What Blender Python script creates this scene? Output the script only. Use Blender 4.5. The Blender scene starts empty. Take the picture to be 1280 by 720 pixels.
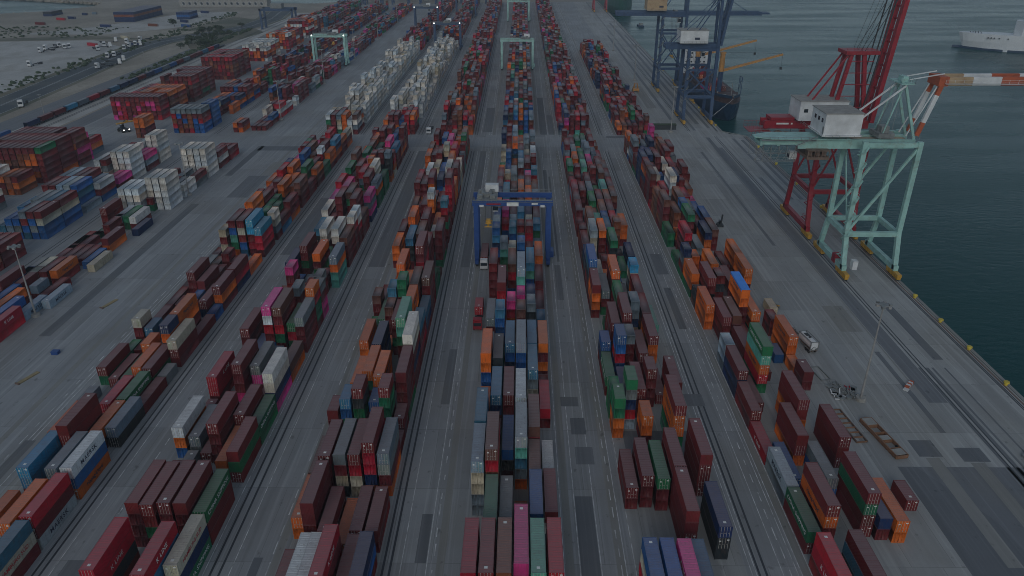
import bpy, bmesh, math, random
from mathutils import Vector, Matrix
random.seed(7)
R=random.Random(11)
scene=bpy.context.scene
C=scene.collection
# ------------------------------------------------------------------ camera
CAMH=106.0
F=930.0; PIT=math.atan(460/F); PSI=math.atan(11*math.cos(PIT)/F)
cam=bpy.data.cameras.new('camera'); co=bpy.data.objects.new('camera',cam); C.objects.link(co)
co.location=(0,0,CAMH); co.rotation_euler=(math.pi/2-PIT,0,PSI)
cam.sensor_width=36; cam.lens=36*F/1280; cam.clip_start=1; cam.clip_end=20000
scene.camera=co
# ------------------------------------------------------------------ light
SUN_EL=math.radians(30); SUN_ROT=math.radians(190)
w=bpy.data.worlds.new('World'); scene.world=w; w.use_nodes=True
nt=w.node_tree; nt.nodes.clear()
sky=nt.nodes.new('ShaderNodeTexSky'); sky.sky_type='NISHITA'; sky.sun_disc=False
sky.sun_elevation=SUN_EL; sky.sun_rotation=SUN_ROT; sky.air_density=1.0; sky.dust_density=1.0; sky.ozone_density=3.0
hs=nt.nodes.new('ShaderNodeHueSaturation'); hs.inputs['Saturation'].default_value=0.62
bg=nt.nodes.new('ShaderNodeBackground'); bg.inputs['Strength'].default_value=0.06
wo=nt.nodes.new('ShaderNodeOutputWorld')
nt.links.new(sky.outputs[0],hs.inputs['Color']); tn=nt.nodes.new('ShaderNodeMix'); tn.data_type='RGBA'; tn.blend_type='MULTIPLY'; tn.inputs[0].default_value=1; tn.inputs[7].default_value=(.94,1.0,.97,1); nt.links.new(hs.outputs[0],tn.inputs[6]); nt.links.new(tn.outputs[2],bg.inputs['Color']); nt.links.new(bg.outputs[0],wo.inputs['Surface'])
sl=bpy.data.lights.new('sun','SUN'); sl.energy=0.25; sl.angle=math.radians(25); sl.color=(1,.95,.9)
so=bpy.data.objects.new('sun',sl); C.objects.link(so)
# direction from the sky's rotation (clockwise from +Y seen from above)
sd=Vector((math.sin(SUN_ROT)*math.cos(SUN_EL),math.cos(SUN_ROT)*math.cos(SUN_EL),math.sin(SUN_EL)))
so.rotation_euler=sd.to_track_quat('Z','Y').to_euler()
scene.view_settings.view_transform='Standard'; scene.view_settings.look='None'
scene.view_settings.exposure=0.42; scene.view_settings.gamma=1
scene.render.engine='CYCLES'; scene.cycles.filter_width=0.9
scene.render.resolution_x=1024; scene.render.resolution_y=576
# ------------------------------------------------------------------ helpers
class MB:
    def __init__(s): s.v=[]; s.f=[]; s.mi=[]; s.m=0
    def quad(s,ps):
        n=len(s.v); s.v+=[tuple(p) for p in ps]; s.f.append(tuple(range(n,n+len(ps)))); s.mi.append(s.m)
    def box(s,x0,y0,z0,x1,y1,z1):
        n=len(s.v)
        s.v+=[(x0,y0,z0),(x1,y0,z0),(x1,y1,z0),(x0,y1,z0),(x0,y0,z1),(x1,y0,z1),(x1,y1,z1),(x0,y1,z1)]
        for q in ((0,3,2,1),(4,5,6,7),(0,1,5,4),(1,2,6,5),(2,3,7,6),(3,0,4,7)):
            s.f.append(tuple(n+i for i in q)); s.mi.append(s.m)
        return s
    def beam(s,p,q,w,h=None,up=(0,0,1)):
        h=h or w; p=Vector(p); q=Vector(q); d=(q-p)
        if d.length<1e-6: return s
        d.normalize(); u=Vector(up)
        if abs(d.dot(u))>.98: u=Vector((0,1,0))
        a=d.cross(u).normalized()*w/2; b=a.cross(d).normalized()*h/2
        n=len(s.v)
        for c in (p,q):
            s.v+=[tuple(c-a-b),tuple(c+a-b),tuple(c+a+b),tuple(c-a+b)]
        for qd in ((0,3,2,1),(4,5,6,7),(0,1,5,4),(1,2,6,5),(2,3,7,6),(3,0,4,7)):
            s.f.append(tuple(n+i for i in qd)); s.mi.append(s.m)
        return s
    def tube(s,p,q,r,r2=None,k=8):
        r2=r if r2 is None else r2; p=Vector(p); q=Vector(q); d=(q-p).normalized()
        u=Vector((0,0,1)) if abs(d.z)<.95 else Vector((1,0,0))
        a=d.cross(u).normalized(); b=a.cross(d); n=len(s.v)
        for c,rr in ((p,r),(q,r2)):
            for i in range(k):
                t=2*math.pi*i/k; s.v.append(tuple(c+(a*math.cos(t)+b*math.sin(t))*rr))
        for i in range(k):
            j=(i+1)%k; s.f.append((n+i,n+j,n+k+j,n+k+i)); s.mi.append(s.m)
        s.f.append(tuple(n+k-1-i for i in range(k))); s.mi.append(s.m)
        s.f.append(tuple(n+k+i for i in range(k))); s.mi.append(s.m)
        return s
    def prism(s,poly,z0,z1):
        n=len(s.v); k=len(poly)
        s.v+=[(x,y,z0) for x,y in poly]+[(x,y,z1) for x,y in poly]
        s.f.append(tuple(range(n+k-1,n-1,-1))); s.mi.append(s.m)
        s.f.append(tuple(range(n+k,n+2*k))); s.mi.append(s.m)
        for i in range(k):
            j=(i+1)%k; s.f.append((n+i,n+j,n+k+j,n+k+i)); s.mi.append(s.m)
        return s
    def blob(s,c,r,k=6,m=4,jit=.25,rr=R):
        n=len(s.v); c=Vector(c)
        for i in range(1,m):
            t=math.pi*i/m
            for j in range(k):
                a=2*math.pi*j/k+.3*i; q=1+rr.uniform(-jit,jit)
                s.v.append((c.x+r[0]*q*math.sin(t)*math.cos(a),c.y+r[1]*q*math.sin(t)*math.sin(a),c.z+r[2]*q*math.cos(t)))
        s.v.append((c.x,c.y,c.z+r[2])); s.v.append((c.x,c.y,c.z-r[2])); T=len(s.v)-2
        for i in range(m-2):
            for j in range(k):
                a=n+i*k+j; b=n+i*k+(j+1)%k
                s.f.append((a,a+k,b+k,b)); s.mi.append(s.m)
        for j in range(k):
            s.f.append((T,n+j,n+(j+1)%k)); s.mi.append(s.m)
            s.f.append((T+1,n+(m-2)*k+(j+1)%k,n+(m-2)*k+j)); s.mi.append(s.m)
        return s
    def mesh(s,name,mats):
        me=bpy.data.meshes.new(name); me.from_pydata(s.v,[],s.f)
        if not isinstance(mats,(list,tuple)): mats=[mats]
        for m in mats: me.materials.append(m)
        if len(mats)>1: me.polygons.foreach_set('material_index',s.mi)
        me.update(); return me
    def build(s,name,mats,parent=None,loc=None):
        o=bpy.data.objects.new(name,s.mesh(name,mats)); C.objects.link(o)
        if parent: o.parent=parent
        if loc: o.location=loc
        return o
def empty(name,loc,label,cat,group=None,rz=0):
    o=bpy.data.objects.new(name,None); C.objects.link(o); o.location=loc; o.rotation_euler=(0,0,rz)
    o.empty_display_size=1; tag(o,label,cat,group); return o
def tag(o,label,cat,group=None):
    o['label']=label; o['category']=cat
    if group: o['group']=group
    return o
def struct(o): o['kind']='structure'; return o
def stuff(o,label=None,cat=None):
    o['kind']='stuff'
    if label: o['label']=label
    if cat: o['category']=cat
    return o
def dup(root,loc,label=None,group=None,rz=None):
    r=root.copy(); C.objects.link(r); r.location=loc
    if rz is not None: r.rotation_euler=(0,0,rz)
    if label: r['label']=label
    if group: r['group']=group
    for ch in list(root.children):
        c=ch.copy(); C.objects.link(c); c.parent=r
        for g in list(ch.children):
            d=g.copy(); C.objects.link(d); d.parent=c
    return r
def sphere_lamp(parent,p,r=.35,name='lamp'):
    return MB().blob(p,(r,r,r),8,6,0).build(name,M['lamp'],parent)
# ------------------------------------------------------------------ materials
M={}
def N(nt,t,**k):
    n=nt.nodes.new(t)
    for a,b in k.items(): setattr(n,a,b)
    return n
def mat(name,col,rough=.6,metal=0,var=.18,scale=.6,dirt=None,dirt_amt=0,dust=0,bump=0,bscale=8,src='obj',stretch=(1,1,1)):
    m=bpy.data.materials.new(name); m.use_nodes=True; t=m.node_tree; L=t.links.new
    b=t.nodes['Principled BSDF']; b.inputs['Roughness'].default_value=rough; b.inputs['Metallic'].default_value=metal
    if src=='info': cs=N(t,'ShaderNodeObjectInfo').outputs['Color']
    elif src=='attr': cs=N(t,'ShaderNodeAttribute',attribute_name='paint').outputs['Color']
    else:
        c=N(t,'ShaderNodeRGB'); c.outputs[0].default_value=(*col,1); cs=c.outputs[0]
    if src=='info':
        tc=N(t,'ShaderNodeTexCoord'); oi=N(t,'ShaderNodeObjectInfo')
        vm=N(t,'ShaderNodeVectorMath',operation='MULTIPLY_ADD'); cb=N(t,'ShaderNodeCombineXYZ')
        L(oi.outputs['Random'],cb.inputs[0]); L(oi.outputs['Random'],cb.inputs[1]); L(cb.outputs[0],vm.inputs[0])
        vm.inputs[1].default_value=(97,53,31); L(tc.outputs['Object'],vm.inputs[2]); P=vm.outputs[0]
    else: P=N(t,'ShaderNodeNewGeometry').outputs['Position']
    mp=N(t,'ShaderNodeMapping'); mp.inputs['Scale'].default_value=stretch; L(P,mp.inputs[0]); P=mp.outputs[0]
    n1=N(t,'ShaderNodeTexNoise'); n1.inputs['Scale'].default_value=scale; n1.inputs['Detail'].default_value=6; L(P,n1.inputs['Vector'])
    mr=N(t,'ShaderNodeMapRange'); mr.inputs[1].default_value=.3; mr.inputs[2].default_value=.7
    mr.inputs[3].default_value=1-var; mr.inputs[4].default_value=1+var; L(n1.outputs[0],mr.inputs[0])
    mu=N(t,'ShaderNodeMix',data_type='RGBA',blend_type='MULTIPLY'); mu.inputs[0].default_value=1
    L(cs,mu.inputs[6]); L(mr.outputs[0],mu.inputs[7]); cs=mu.outputs[2]
    if dirt_amt:
        n2=N(t,'ShaderNodeTexNoise'); n2.inputs['Scale'].default_value=scale*2.3; n2.inputs['Detail'].default_value=8; n2.inputs['Roughness'].default_value=.7; L(P,n2.inputs['Vector'])
        r2=N(t,'ShaderNodeMapRange'); r2.inputs[1].default_value=.52; r2.inputs[2].default_value=.72; r2.inputs[3].default_value=0; r2.inputs[4].default_value=dirt_amt; L(n2.outputs[0],r2.inputs[0])
        mx=N(t,'ShaderNodeMix',data_type='RGBA'); L(r2.outputs[0],mx.inputs[0]); L(cs,mx.inputs[6]); mx.inputs[7].default_value=(*dirt,1); cs=mx.outputs[2]
    if src in('info','attr'):
        mp3=N(t,'ShaderNodeMapping'); mp3.inputs['Scale'].default_value=(1,1,.12); L(P,mp3.inputs[0])
        n4=N(t,'ShaderNodeTexNoise'); n4.inputs['Scale'].default_value=2.6; n4.inputs['Detail'].default_value=5; L(mp3.outputs[0],n4.inputs['Vector'])
        r4=N(t,'ShaderNodeMapRange'); r4.inputs[1].default_value=.55; r4.inputs[2].default_value=.75; r4.inputs[4].default_value=.5; L(n4.outputs[0],r4.inputs[0])
        mx=N(t,'ShaderNodeMix',data_type='RGBA'); L(r4.outputs[0],mx.inputs[0]); L(cs,mx.inputs[6]); mx.inputs[7].default_value=(.12,.06,.035,1); cs=mx.outputs[2]
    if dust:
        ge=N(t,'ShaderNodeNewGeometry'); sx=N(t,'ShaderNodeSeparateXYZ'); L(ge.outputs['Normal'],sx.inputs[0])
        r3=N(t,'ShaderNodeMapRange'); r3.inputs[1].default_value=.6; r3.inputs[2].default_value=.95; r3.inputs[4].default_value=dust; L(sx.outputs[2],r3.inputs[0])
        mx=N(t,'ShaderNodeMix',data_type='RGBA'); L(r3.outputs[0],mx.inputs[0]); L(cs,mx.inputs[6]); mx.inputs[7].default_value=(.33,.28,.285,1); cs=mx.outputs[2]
    L(cs,b.inputs['Base Color'])
    if src in('info','attr'): b.inputs['Specular IOR Level'].default_value=.22
    if bump:
        n3=N(t,'ShaderNodeTexNoise'); n3.inputs['Scale'].default_value=bscale; n3.inputs['Detail'].default_value=5; L(P,n3.inputs['Vector'])
        bu=N(t,'ShaderNodeBump'); bu.inputs['Strength'].default_value=bump; bu.inputs['Distance'].default_value=.05; L(n3.outputs[0],bu.inputs['Height']); L(bu.outputs[0],b.inputs['Normal'])
    M[name]=m; return m
mat('paint_info',None,.5,var=.14,scale=.5,dirt=(.09,.055,.04),dirt_amt=.35,dust=.42,src='info')
mat('paint_attr',None,.5,var=.14,scale=.5,dirt=(.09,.055,.04),dirt_amt=.35,dust=.42,src='attr')
mat('steel_bar',(.5,.46,.43),.45,.4)
mat('white_paint',(.62,.63,.64),.5,dirt=(.34,.28,.22),dirt_amt=.22,scale=.25)
mat('mast_paint',(.30,.29,.28),.6)
mat('tan_timber',(.30,.24,.13),.8)
mat('white_text',(.7,.7,.68),.6)
mat('dark_text',(.02,.03,.06),.6)
mat('red_text',(.45,.04,.05),.6)
mat('weathered_cream',(.42,.3,.18),.6,dirt=(.3,.12,.05),dirt_amt=.7,scale=.25)
mat('dark_steel',(.035,.04,.045),.6)
mat('rubber',(.02,.02,.02),.8)
mat('blue_tarp',(.06,.26,.75),.5,var=.06)
mat('glass',(.02,.03,.04),.1,var=.05)
mat('blue_crane',(.022,.07,.24),.45,var=.12)
mat('blue_grey_crane',(.028,.065,.14),.5,dirt=(.12,.09,.07),dirt_amt=.4)
mat('aqua_crane',(.30,.51,.47),.5,dirt=(.25,.16,.1),dirt_amt=.5,scale=.35)
mat('red_crane',(.29,.015,.028),.5,dirt=(.12,.03,.02),dirt_amt=.5,scale=.35)
mat('orange_paint',(.5,.24,.07),.5,dirt=(.2,.08,.04),dirt_amt=.3)
mat('rust_orange',(.42,.09,.035),.6,dirt=(.2,.08,.04),dirt_amt=.3)
mat('tan_rust',(.24,.12,.065),.7,dirt=(.12,.06,.04),dirt_amt=.6)
mat('yellow_paint',(.55,.3,.04),.5,dirt=(.2,.1,.04),dirt_amt=.4)
mat('grey_steel',(.2,.21,.21),.5,dirt=(.1,.08,.06),dirt_amt=.5)
mat('rusty_steel',(.16,.11,.085),.7,dirt=(.2,.08,.04),dirt_amt=.6)
mat('pile_concrete',(.3,.29,.27),.85)
mat('hull_blue',(.012,.04,.085),.45)
mat('hull_green',(.03,.12,.1),.5)
mat('hull_red',(.25,.015,.03),.5)
mat('hull_white',(.62,.64,.66),.45,var=.06,scale=.1)
mat('deck_red',(.075,.045,.045),.7)
mat('foliage',(.05,.075,.035),.9,var=.45,scale=.8)
mat('bark',(.09,.07,.05),.9)
mat('lamp',(1,1,1))
lb=M['lamp'].node_tree.nodes['Principled BSDF']; lb.inputs['Emission Color'].default_value=(1,.97,.9,1); lb.inputs['Emission Strength'].default_value=2.5
mat('bollard_yellow',(.6,.45,.05),.6)
# ground materials
def ground_mat(name,col,patch,streak=True,rough=.9,amt=.35,blk=True,sx=.5,sy=.02,tint=(.22,.2,.16)):
    m=bpy.data.materials.new(name); m.use_nodes=True; t=m.node_tree; L=t.links.new
    b=t.nodes['Principled BSDF']; b.inputs['Roughness'].default_value=rough
    P=N(t,'ShaderNodeNewGeometry').outputs['Position']
    c=N(t,'ShaderNodeRGB'); c.outputs[0].default_value=(*col,1); cs=c.outputs[0]
    def layer(scale,stretch,lo,hi,a0,a1,cs,colr,det=6,typ='ShaderNodeTexNoise',rot=0):
        mp=N(t,'ShaderNodeMapping'); mp.inputs['Scale'].default_value=stretch; mp.inputs['Rotation'].default_value=(0,0,rot); L(P,mp.inputs[0])
        n=N(t,typ); n.inputs['Scale'].default_value=scale; n.inputs['Detail'].default_value=det; L(mp.outputs[0],n.inputs['Vector'])
        r=N(t,'ShaderNodeMapRange'); r.inputs[1].default_value=lo; r.inputs[2].default_value=hi; r.inputs[3].default_value=a0; r.inputs[4].default_value=a1; L(n.outputs[0],r.inputs[0])
        x=N(t,'ShaderNodeMix',data_type='RGBA'); L(r.outputs[0],x.inputs[0]); L(cs,x.inputs[6]); x.inputs[7].default_value=(*colr,1); return x.outputs[2]
    cs=layer(.018,(1,1,1),.42,.62,0,amt,cs,patch)
    cs=layer(.25,(1,1,1),.45,.75,0,amt*.8,cs,tuple(v*.72 for v in col))
    cs=layer(.06,(1,.6,1),.5,.62,0,amt*.7,cs,tint)
    cs=layer(.55,(1,.7,1),.66,.74,0,.55,cs,tuple(v*.35 for v in col),3)
    cs=layer(.9,(1,.25,1),.68,.78,0,.4,cs,tuple(min(1,v*1.7) for v in col),4)
    if streak:
        cs=layer(1,(sx,sy,1),.5,.68,0,.4,cs,tuple(v*.6 for v in col),5)
        cs=layer(1.7,(sx*1.6,sy*.6,1),.52,.66,0,.35,cs,tuple(min(1,v*1.5) for v in col),4)
    if blk:
        mp=N(t,'ShaderNodeMapping'); mp.inputs['Scale'].default_value=(1,1,1); L(P,mp.inputs[0])
        br=N(t,'ShaderNodeTexBrick'); br.inputs['Scale'].default_value=.1; br.offset=.3
        br.inputs['Color1'].default_value=(.86,.86,.86,1); br.inputs['Color2'].default_value=(1.08,1.08,1.08,1); br.inputs['Mortar'].default_value=(.7,.7,.7,1)
        br.inputs['Mortar Size'].default_value=.006; br.inputs['Brick Width'].default_value=.8; br.inputs['Row Height'].default_value=2.0
        L(mp.outputs[0],br.inputs['Vector'])
        mu=N(t,'ShaderNodeMix',data_type='RGBA',blend_type='MULTIPLY'); mu.inputs[0].default_value=1; L(cs,mu.inputs[6]); L(br.outputs[0],mu.inputs[7]); cs=mu.outputs[2]
    L(cs,b.inputs['Base Color'])
    n3=N(t,'ShaderNodeTexNoise'); n3.inputs['Scale'].default_value=3; n3.inputs['Detail'].default_value=4; L(P,n3.inputs['Vector'])
    bu=N(t,'ShaderNodeBump'); bu.inputs['Strength'].default_value=.25; bu.inputs['Distance'].default_value=.03; L(n3.outputs[0],bu.inputs['Height']); L(bu.outputs[0],b.inputs['Normal'])
    M[name]=m; return m
ground_mat('concrete_yard',(.29,.30,.31),(.20,.208,.22))
ground_mat('concrete_quay',(.34,.345,.34),(.22,.225,.235),sx=.35,sy=.015)
ground_mat('asphalt',(.165,.174,.188),(.125,.132,.145),blk=False,amt=.3)
ground_mat('asphalt_dark',(.138,.148,.162),(.13,.135,.145),blk=False,amt=.3)
ground_mat('concrete_light',(.25,.25,.24),(.2,.2,.195),blk=False)
ground_mat('road',(.06,.075,.085),(.05,.06,.07),blk=False,streak=False,amt=.3)
ground_mat('earth',(.27,.235,.19),(.40,.36,.3),blk=False,streak=False,amt=.7)
ground_mat('scrub',(.10,.105,.07),(.24,.20,.14),blk=False,streak=False,amt=.6)
ground_mat('gravel_lot',(.46,.45,.43),(.28,.275,.265),blk=False,streak=False,amt=.5)
mat('line_paint',(.5,.51,.52),.7,var=.5,scale=.6)
mat('rail_dark',(.05,.055,.065),.6)
# water
m=bpy.data.materials.new('sea'); m.use_nodes=True; t=m.node_tree; L=t.links.new; b=t.nodes['Principled BSDF']
b.inputs['Base Color'].default_value=(.002,.054,.055,1); b.inputs['Roughness'].default_value=.16; b.inputs['IOR'].default_value=1.33; b.inputs['Specular IOR Level'].default_value=.13; b.inputs['Specular Tint'].default_value=(.52,.93,1,1)
P=N(t,'ShaderNodeNewGeometry').outputs['Position']; 
n1=N(t,'ShaderNodeTexNoise'); n1.inputs['Scale'].default_value=.35; n1.inputs['Detail'].default_value=5; n1.inputs['Roughness'].default_value=.6
mp=N(t,'ShaderNodeMapping'); mp.inputs['Scale'].default_value=(.55,1.3,1); mp.inputs['Rotation'].default_value=(0,0,.25); L(P,mp.inputs[0]); L(mp.outputs[0],n1.inputs['Vector'])
n2=N(t,'ShaderNodeTexNoise'); n2.inputs['Scale'].default_value=.012; n2.inputs['Detail'].default_value=3; mp2=N(t,'ShaderNodeMapping'); mp2.inputs['Scale'].default_value=(.5,2.2,1); L(P,mp2.inputs[0]); L(mp2.outputs[0],n2.inputs['Vector'])
r=N(t,'ShaderNodeMapRange'); r.inputs[1].default_value=.35; r.inputs[2].default_value=.65; r.inputs[3].default_value=.20; r.inputs[4].default_value=.33; L(n2.outputs[0],r.inputs[0]); L(r.outputs[0],b.inputs['Roughness'])
bu=N(t,'ShaderNodeBump'); bu.inputs['Strength'].default_value=.5; bu.inputs['Distance'].default_value=.35; L(n1.outputs[0],bu.inputs['Height']); L(bu.outputs[0],b.inputs['Normal'])
M['sea']=m
# ------------------------------------------------------------------ ground, quay, sea
def sheet(name,poly,z,m):
    me=bpy.data.meshes.new(name); bm=bmesh.new()
    vs=[bm.verts.new((x,y,z)) for x,y in poly]; f=bm.faces.new(vs); f.normal_update()
    if f.normal.z<0: f.normal_flip()
    bmesh.ops.triangulate(bm,faces=[f]); bm.to_mesh(me); bm.free(); me.materials.append(M[m])
    o=bpy.data.objects.new(name,me); C.objects.link(o); return struct(o)
sheet('sea',[(-4000,-1500),(4000,-1500),(4000,5000),(-4000,5000)],-3.6,'sea')
# land: quay line steps back at Y=405; inlet at upper left
land=[(124.5,-900),(124.5,402),(121,405),(116,408),(113,413),(113,1160),(60,1200),(-80,1215),(-235,1165),(-290,1120),(-420,1125),(-440,1210),(-600,1300),(-1500,1500),(-1500,1330),(-760,1200),(-600,1130),(-585,1085),(-612,1020),(-690,965),(-1500,800),(-1500,-900)]
me=bpy.data.meshes.new('ground'); bm=bmesh.new()
top=[bm.verts.new((x,y,0)) for x,y in land]; bot=[bm.verts.new((x,y,-8)) for x,y in land]
f=bm.faces.new(top); f.normal_update()
if f.normal.z<0: f.normal_flip()
for i in range(len(land)):
    j=(i+1)%len(land); bm.faces.new((bot[i],bot[j],top[j],top[i]))
bmesh.ops.triangulate(bm,faces=[f]); bmesh.ops.recalc_face_normals(bm,faces=bm.faces[:]); bm.to_mesh(me); bm.free(); me.materials.append(M['earth'])
o=bpy.data.objects.new('ground',me); C.objects.link(o); struct(o)
sheet('yard_pavement',[(-262,-300),(76,-300),(76,1150),(-262,1100),(-262,-300)][:4],.004,'concrete_yard')
sheet('quay_apron',[(76,-300),(124.4,-300),(124.4,402),(120.9,404.9),(115.9,407.9),(112.9,413),(112.9,1150),(76,1150)],.008,'concrete_quay')
def strip(name,x0,x1,y0,y1,m,z=.012): return sheet(name,[(x0,y0),(x1,y0),(x1,y1),(x0,y1)],z,m)
# quay edge cope beam and kerb
cb=MB()
for (a,b_) in (((124.5,-300),(124.5,402)),((124.5,402),(113,413)),((113,413),(113,1155))):
    cb.beam((a[0]-.3,a[1],.12),(b_[0]-.3,b_[1],.12),.5,.3)
struct(cb.build('quay_kerb',M['concrete_light']))
cb=MB(); cb.box(124.5,-300,-1.4,125.6,402,-.4); cb.box(113,413,-1.4,114.1,1155,-.4); struct(cb.build('quay_fender_ledge',M['concrete_light']))
cb=MB(); cb.box(123.05,-300,.012,123.5,402,.06); struct(cb.build('quay_cable_trench',M['rusty_steel']))
# quay pavement bands and patches (world metres)
strip('quay_asphalt_band',100.6,105.2,152,380,'asphalt')
strip('quay_asphalt_band',111.5,114.2,172,205,'asphalt_dark')
strip('quay_asphalt_band',109.6,111.2,250,330,'asphalt')
strip('quay_asphalt_band',97.3,98.6,140,176,'asphalt_dark',.016)
strip('quay_asphalt_band',82,98,60,128,'asphalt_dark')
sheet('quay_asphalt_patch',[(86,128),(110,128),(118,96),(120,60),(100,60),(94,112)],.016,'asphalt')
strip('quay_asphalt_patch',88.4,93.6,131.4,137.2,'asphalt_dark',.02)
strip('quay_asphalt_patch',97.4,103.2,129.8,134.6,'asphalt_dark',.02)
strip('quay_concrete_strip',89.5,92.5,100,131,'concrete_light',.02)
strip('quay_concrete_strip',98.5,101.5,100,129.5,'concrete_light',.02)
strip('quay_concrete_strip',99.9,100.4,155,380,'concrete_light',.02)
strip('quay_concrete_patch',92.6,99.0,187,203,'concrete_light',.012)
# crane rails
rl=MB()
for x in (106.2,107.2,122.0,122.5): rl.box(x-.16,-300,.012,x+.16,402,.05)
for x in (94.3,95.3,110.2,110.7): rl.box(x-.2,413,.012,x+.2,1150,.05)
struct(rl.build('crane_rail',M['rail_dark']))
for x0,x1 in ((105.4,106.0),(107.4,108.2),(108.9,109.5),(112.2,112.7)):
    strip('rail_side_band',x0,x1,-300,168,'asphalt_dark',.016)
# RTG lanes: dark rail pairs, lines
ALL=[(-89,),]
lines=MB(); darks=MB(); runs=MB()
def vline(mb,x,w,y0,y1,z): mb.quad([(x-w/2,y0,z),(x+w/2,y0,z),(x+w/2,y1,z),(x-w/2,y1,z)])
segs=[(-100,372),(404,786),(800,1140)]
for y0,y1 in segs:
    for x in (-87.6,-86.3,-55.6,-54.0,-24.6,-23.3,43.7,45.0,-168.9,-167.4):
        vline(darks,x,.42,y0,y1,.016)
    for x in (-14.2,9.6,18.9,-44.6,52.3,-117.5): vline(runs,x,1.5,y0,y1,.012)
    for x in (-84.6,-56.9,-52.2,-21.4,-16.7,8.5,11.4,15.3,19.8,21.5,42.4,43.2,48.0,50.7,51.4,54.2-1.1,-108.2,-110.4,-111.4): vline(lines,x,.16,y0,y1,.02)
    y=y0
    while y<y1:
        for x in (-15.6,18.9,-45.6,49.4,-112.6,-79.5): vline(lines,x+R.uniform(-.1,.1),.2,y,y+R.uniform(1.6,3.4),.024)
        y+=R.uniform(4.5,6.5)
struct(lines.build('lane_marking',M['line_paint'])); struct(darks.build('rail_groove',M['rail_dark'])); struct(runs.build('gantry_runway',M['concrete_light']))
for x0,x1,y0,y1,mm in [(-19.0,-16.9,100,112.6,'asphalt_dark'),(-19.0,-16.9,150,176,'asphalt'),(11.6,15.1,60,118,'asphalt_dark'),(10.3,14.6,149.5,153.5,'asphalt_dark'),(12.2,15.6,138.5,144.8,'asphalt_dark'),(12.6,16.6,128,134,'asphalt'),
   (11.0,12.6,240,340,'asphalt_dark'),(13.2,14.0,235,330,'asphalt_dark'),(12,14,206,232,'asphalt'),(11.2,15.0,405,500,'asphalt_dark'),(16,19,405,450,'asphalt'),(-20,-17,230,372,'asphalt'),(-20.5,-15.5,410,470,'asphalt'),
   (46.4,48.6,188,215,'asphalt_dark'),(46,50,225,242,'asphalt'),(-48.9,-47.2,80,101,'asphalt_dark'),(-51.5,-46,230,372,'asphalt'),(-83,-78,84,100,'asphalt'),(-84.5,-77.5,240,300,'asphalt'),
   (-136.5,-133.2,182,292,'asphalt_dark'),(-136.5,-133.2,330,380,'asphalt_dark'),(-112,-109.5,118,135,'asphalt_dark'),(-109.2,-107.5,228,262,'asphalt_dark'),(-125,-116,300,330,'asphalt'),(-135,-112,372,380,'asphalt_dark'),(-120,-108,330,352,'concrete_light'),
   (41,45.5,150,155,'asphalt'),(24,40,126,140,'asphalt'),(62,76,360,368,'asphalt_dark'),(47,60,395,402,'asphalt_dark'),(-19,-15,379,383,'asphalt_dark')]:
    strip('asphalt_patch',x0,x1,y0,y1,mm,.028)
for x0,x1 in ((-106.5,-89),(-75,-57.2),(-43,-25.4),(-9.3,7.6),(21.3,41.5),(53,76)):
    strip('stack_ground',x0,x1,-100,372,'concrete_quay',.008)
strip('cross_aisle',-262,76,380,398,'concrete_yard',.036)
strip('cross_aisle',-262,76,788,798,'concrete_yard',.036)
for x0,x1,y0,y1,mm in ((97.5,99.0,415,700,'asphalt'),(101.5,104,430,900,'asphalt'),(88.5,90.5,440,800,'asphalt'),(106.5,108.2,420,800,'asphalt'),(80,86,470,540,'concrete_light'),(92,93.2,250,372,'asphalt'),(118.6,120.4,300,395,'asphalt'),(114.6,116.2,300,398,'asphalt'),(101.0,103.0,340,400,'asphalt_dark')): strip('quay_asphalt_band',x0,x1,y0,y1,mm,.018)
# west side: service road, rail line, motorway, dirt lots
strip('service_road',-262,-250,-100,1050,'asphalt',.012)
strip('service_road',-139.5,-120,100,1000,'concrete_yard',.012)
def ribbon(name,pts,w0,w1,z,m):
    vs=[];fs=[]
    for i,p in enumerate(pts):
        a=Vector(pts[max(0,i-1)]); b_=Vector(pts[min(len(pts)-1,i+1)]); d=(b_-a).normalized(); n=Vector((d.y,-d.x)); p=Vector(p)
        vs+=[(*(p+n*w0),z),(*(p+n*w1),z)]
    for i in range(len(pts)-1): fs.append((2*i,2*i+2,2*i+3,2*i+1))
    me=bpy.data.meshes.new(name); me.from_pydata(vs,[],fs)
    if me.polygons[0].normal.z<0: me.flip_normals()
    me.materials.append(M[m]); o=bpy.data.objects.new(name,me); C.objects.link(o); return struct(o)
rd=[(-316,-100),(-322,200),(-325,380),(-330,460),(-337,540),(-345,620),(-352,690),(-350,745),(-335,790),(-312,825),(-300,870),(-298,940),(-310,1020)]
ribbon('motorway',rd,-13,13,.02,'road')
ribbon('motorway_verge',rd,13,17,.016,'scrub'); ribbon('motorway_verge',rd,-19,-13,.016,'scrub')
for off in (-12.4,-.6,.6,12.4): ribbon('road_line',rd,off-.15,off+.15,.028,'line_paint')
strip('railway_bed',-284,-264,-100,1000,'gravel_lot',.012)
strip('track_apron',-303,-284,-100,720,'asphalt',.010)
rl=MB()
for x in (-279,-277.5,-272,-270.5): rl.box(x-.08,-100,.02,x+.08,950,.16)
struct(rl.build('railway_track',M['rail_dark']))
sheet('truck_lot',[(-352,480),(-346,600),(-352,700),(-420,760),(-560,740),(-600,600),(-470,480)],.012,'gravel_lot')
sheet('truck_lot',[(-520,800),(-470,860),(-420,1010),(-360,1010),(-365,900),(-380,850),(-430,800)],.012,'gravel_lot')
sheet('truck_lot',[(-352,380),(-351,478),(-470,478),(-640,560),(-700,380)],.012,'asphalt')
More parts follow.
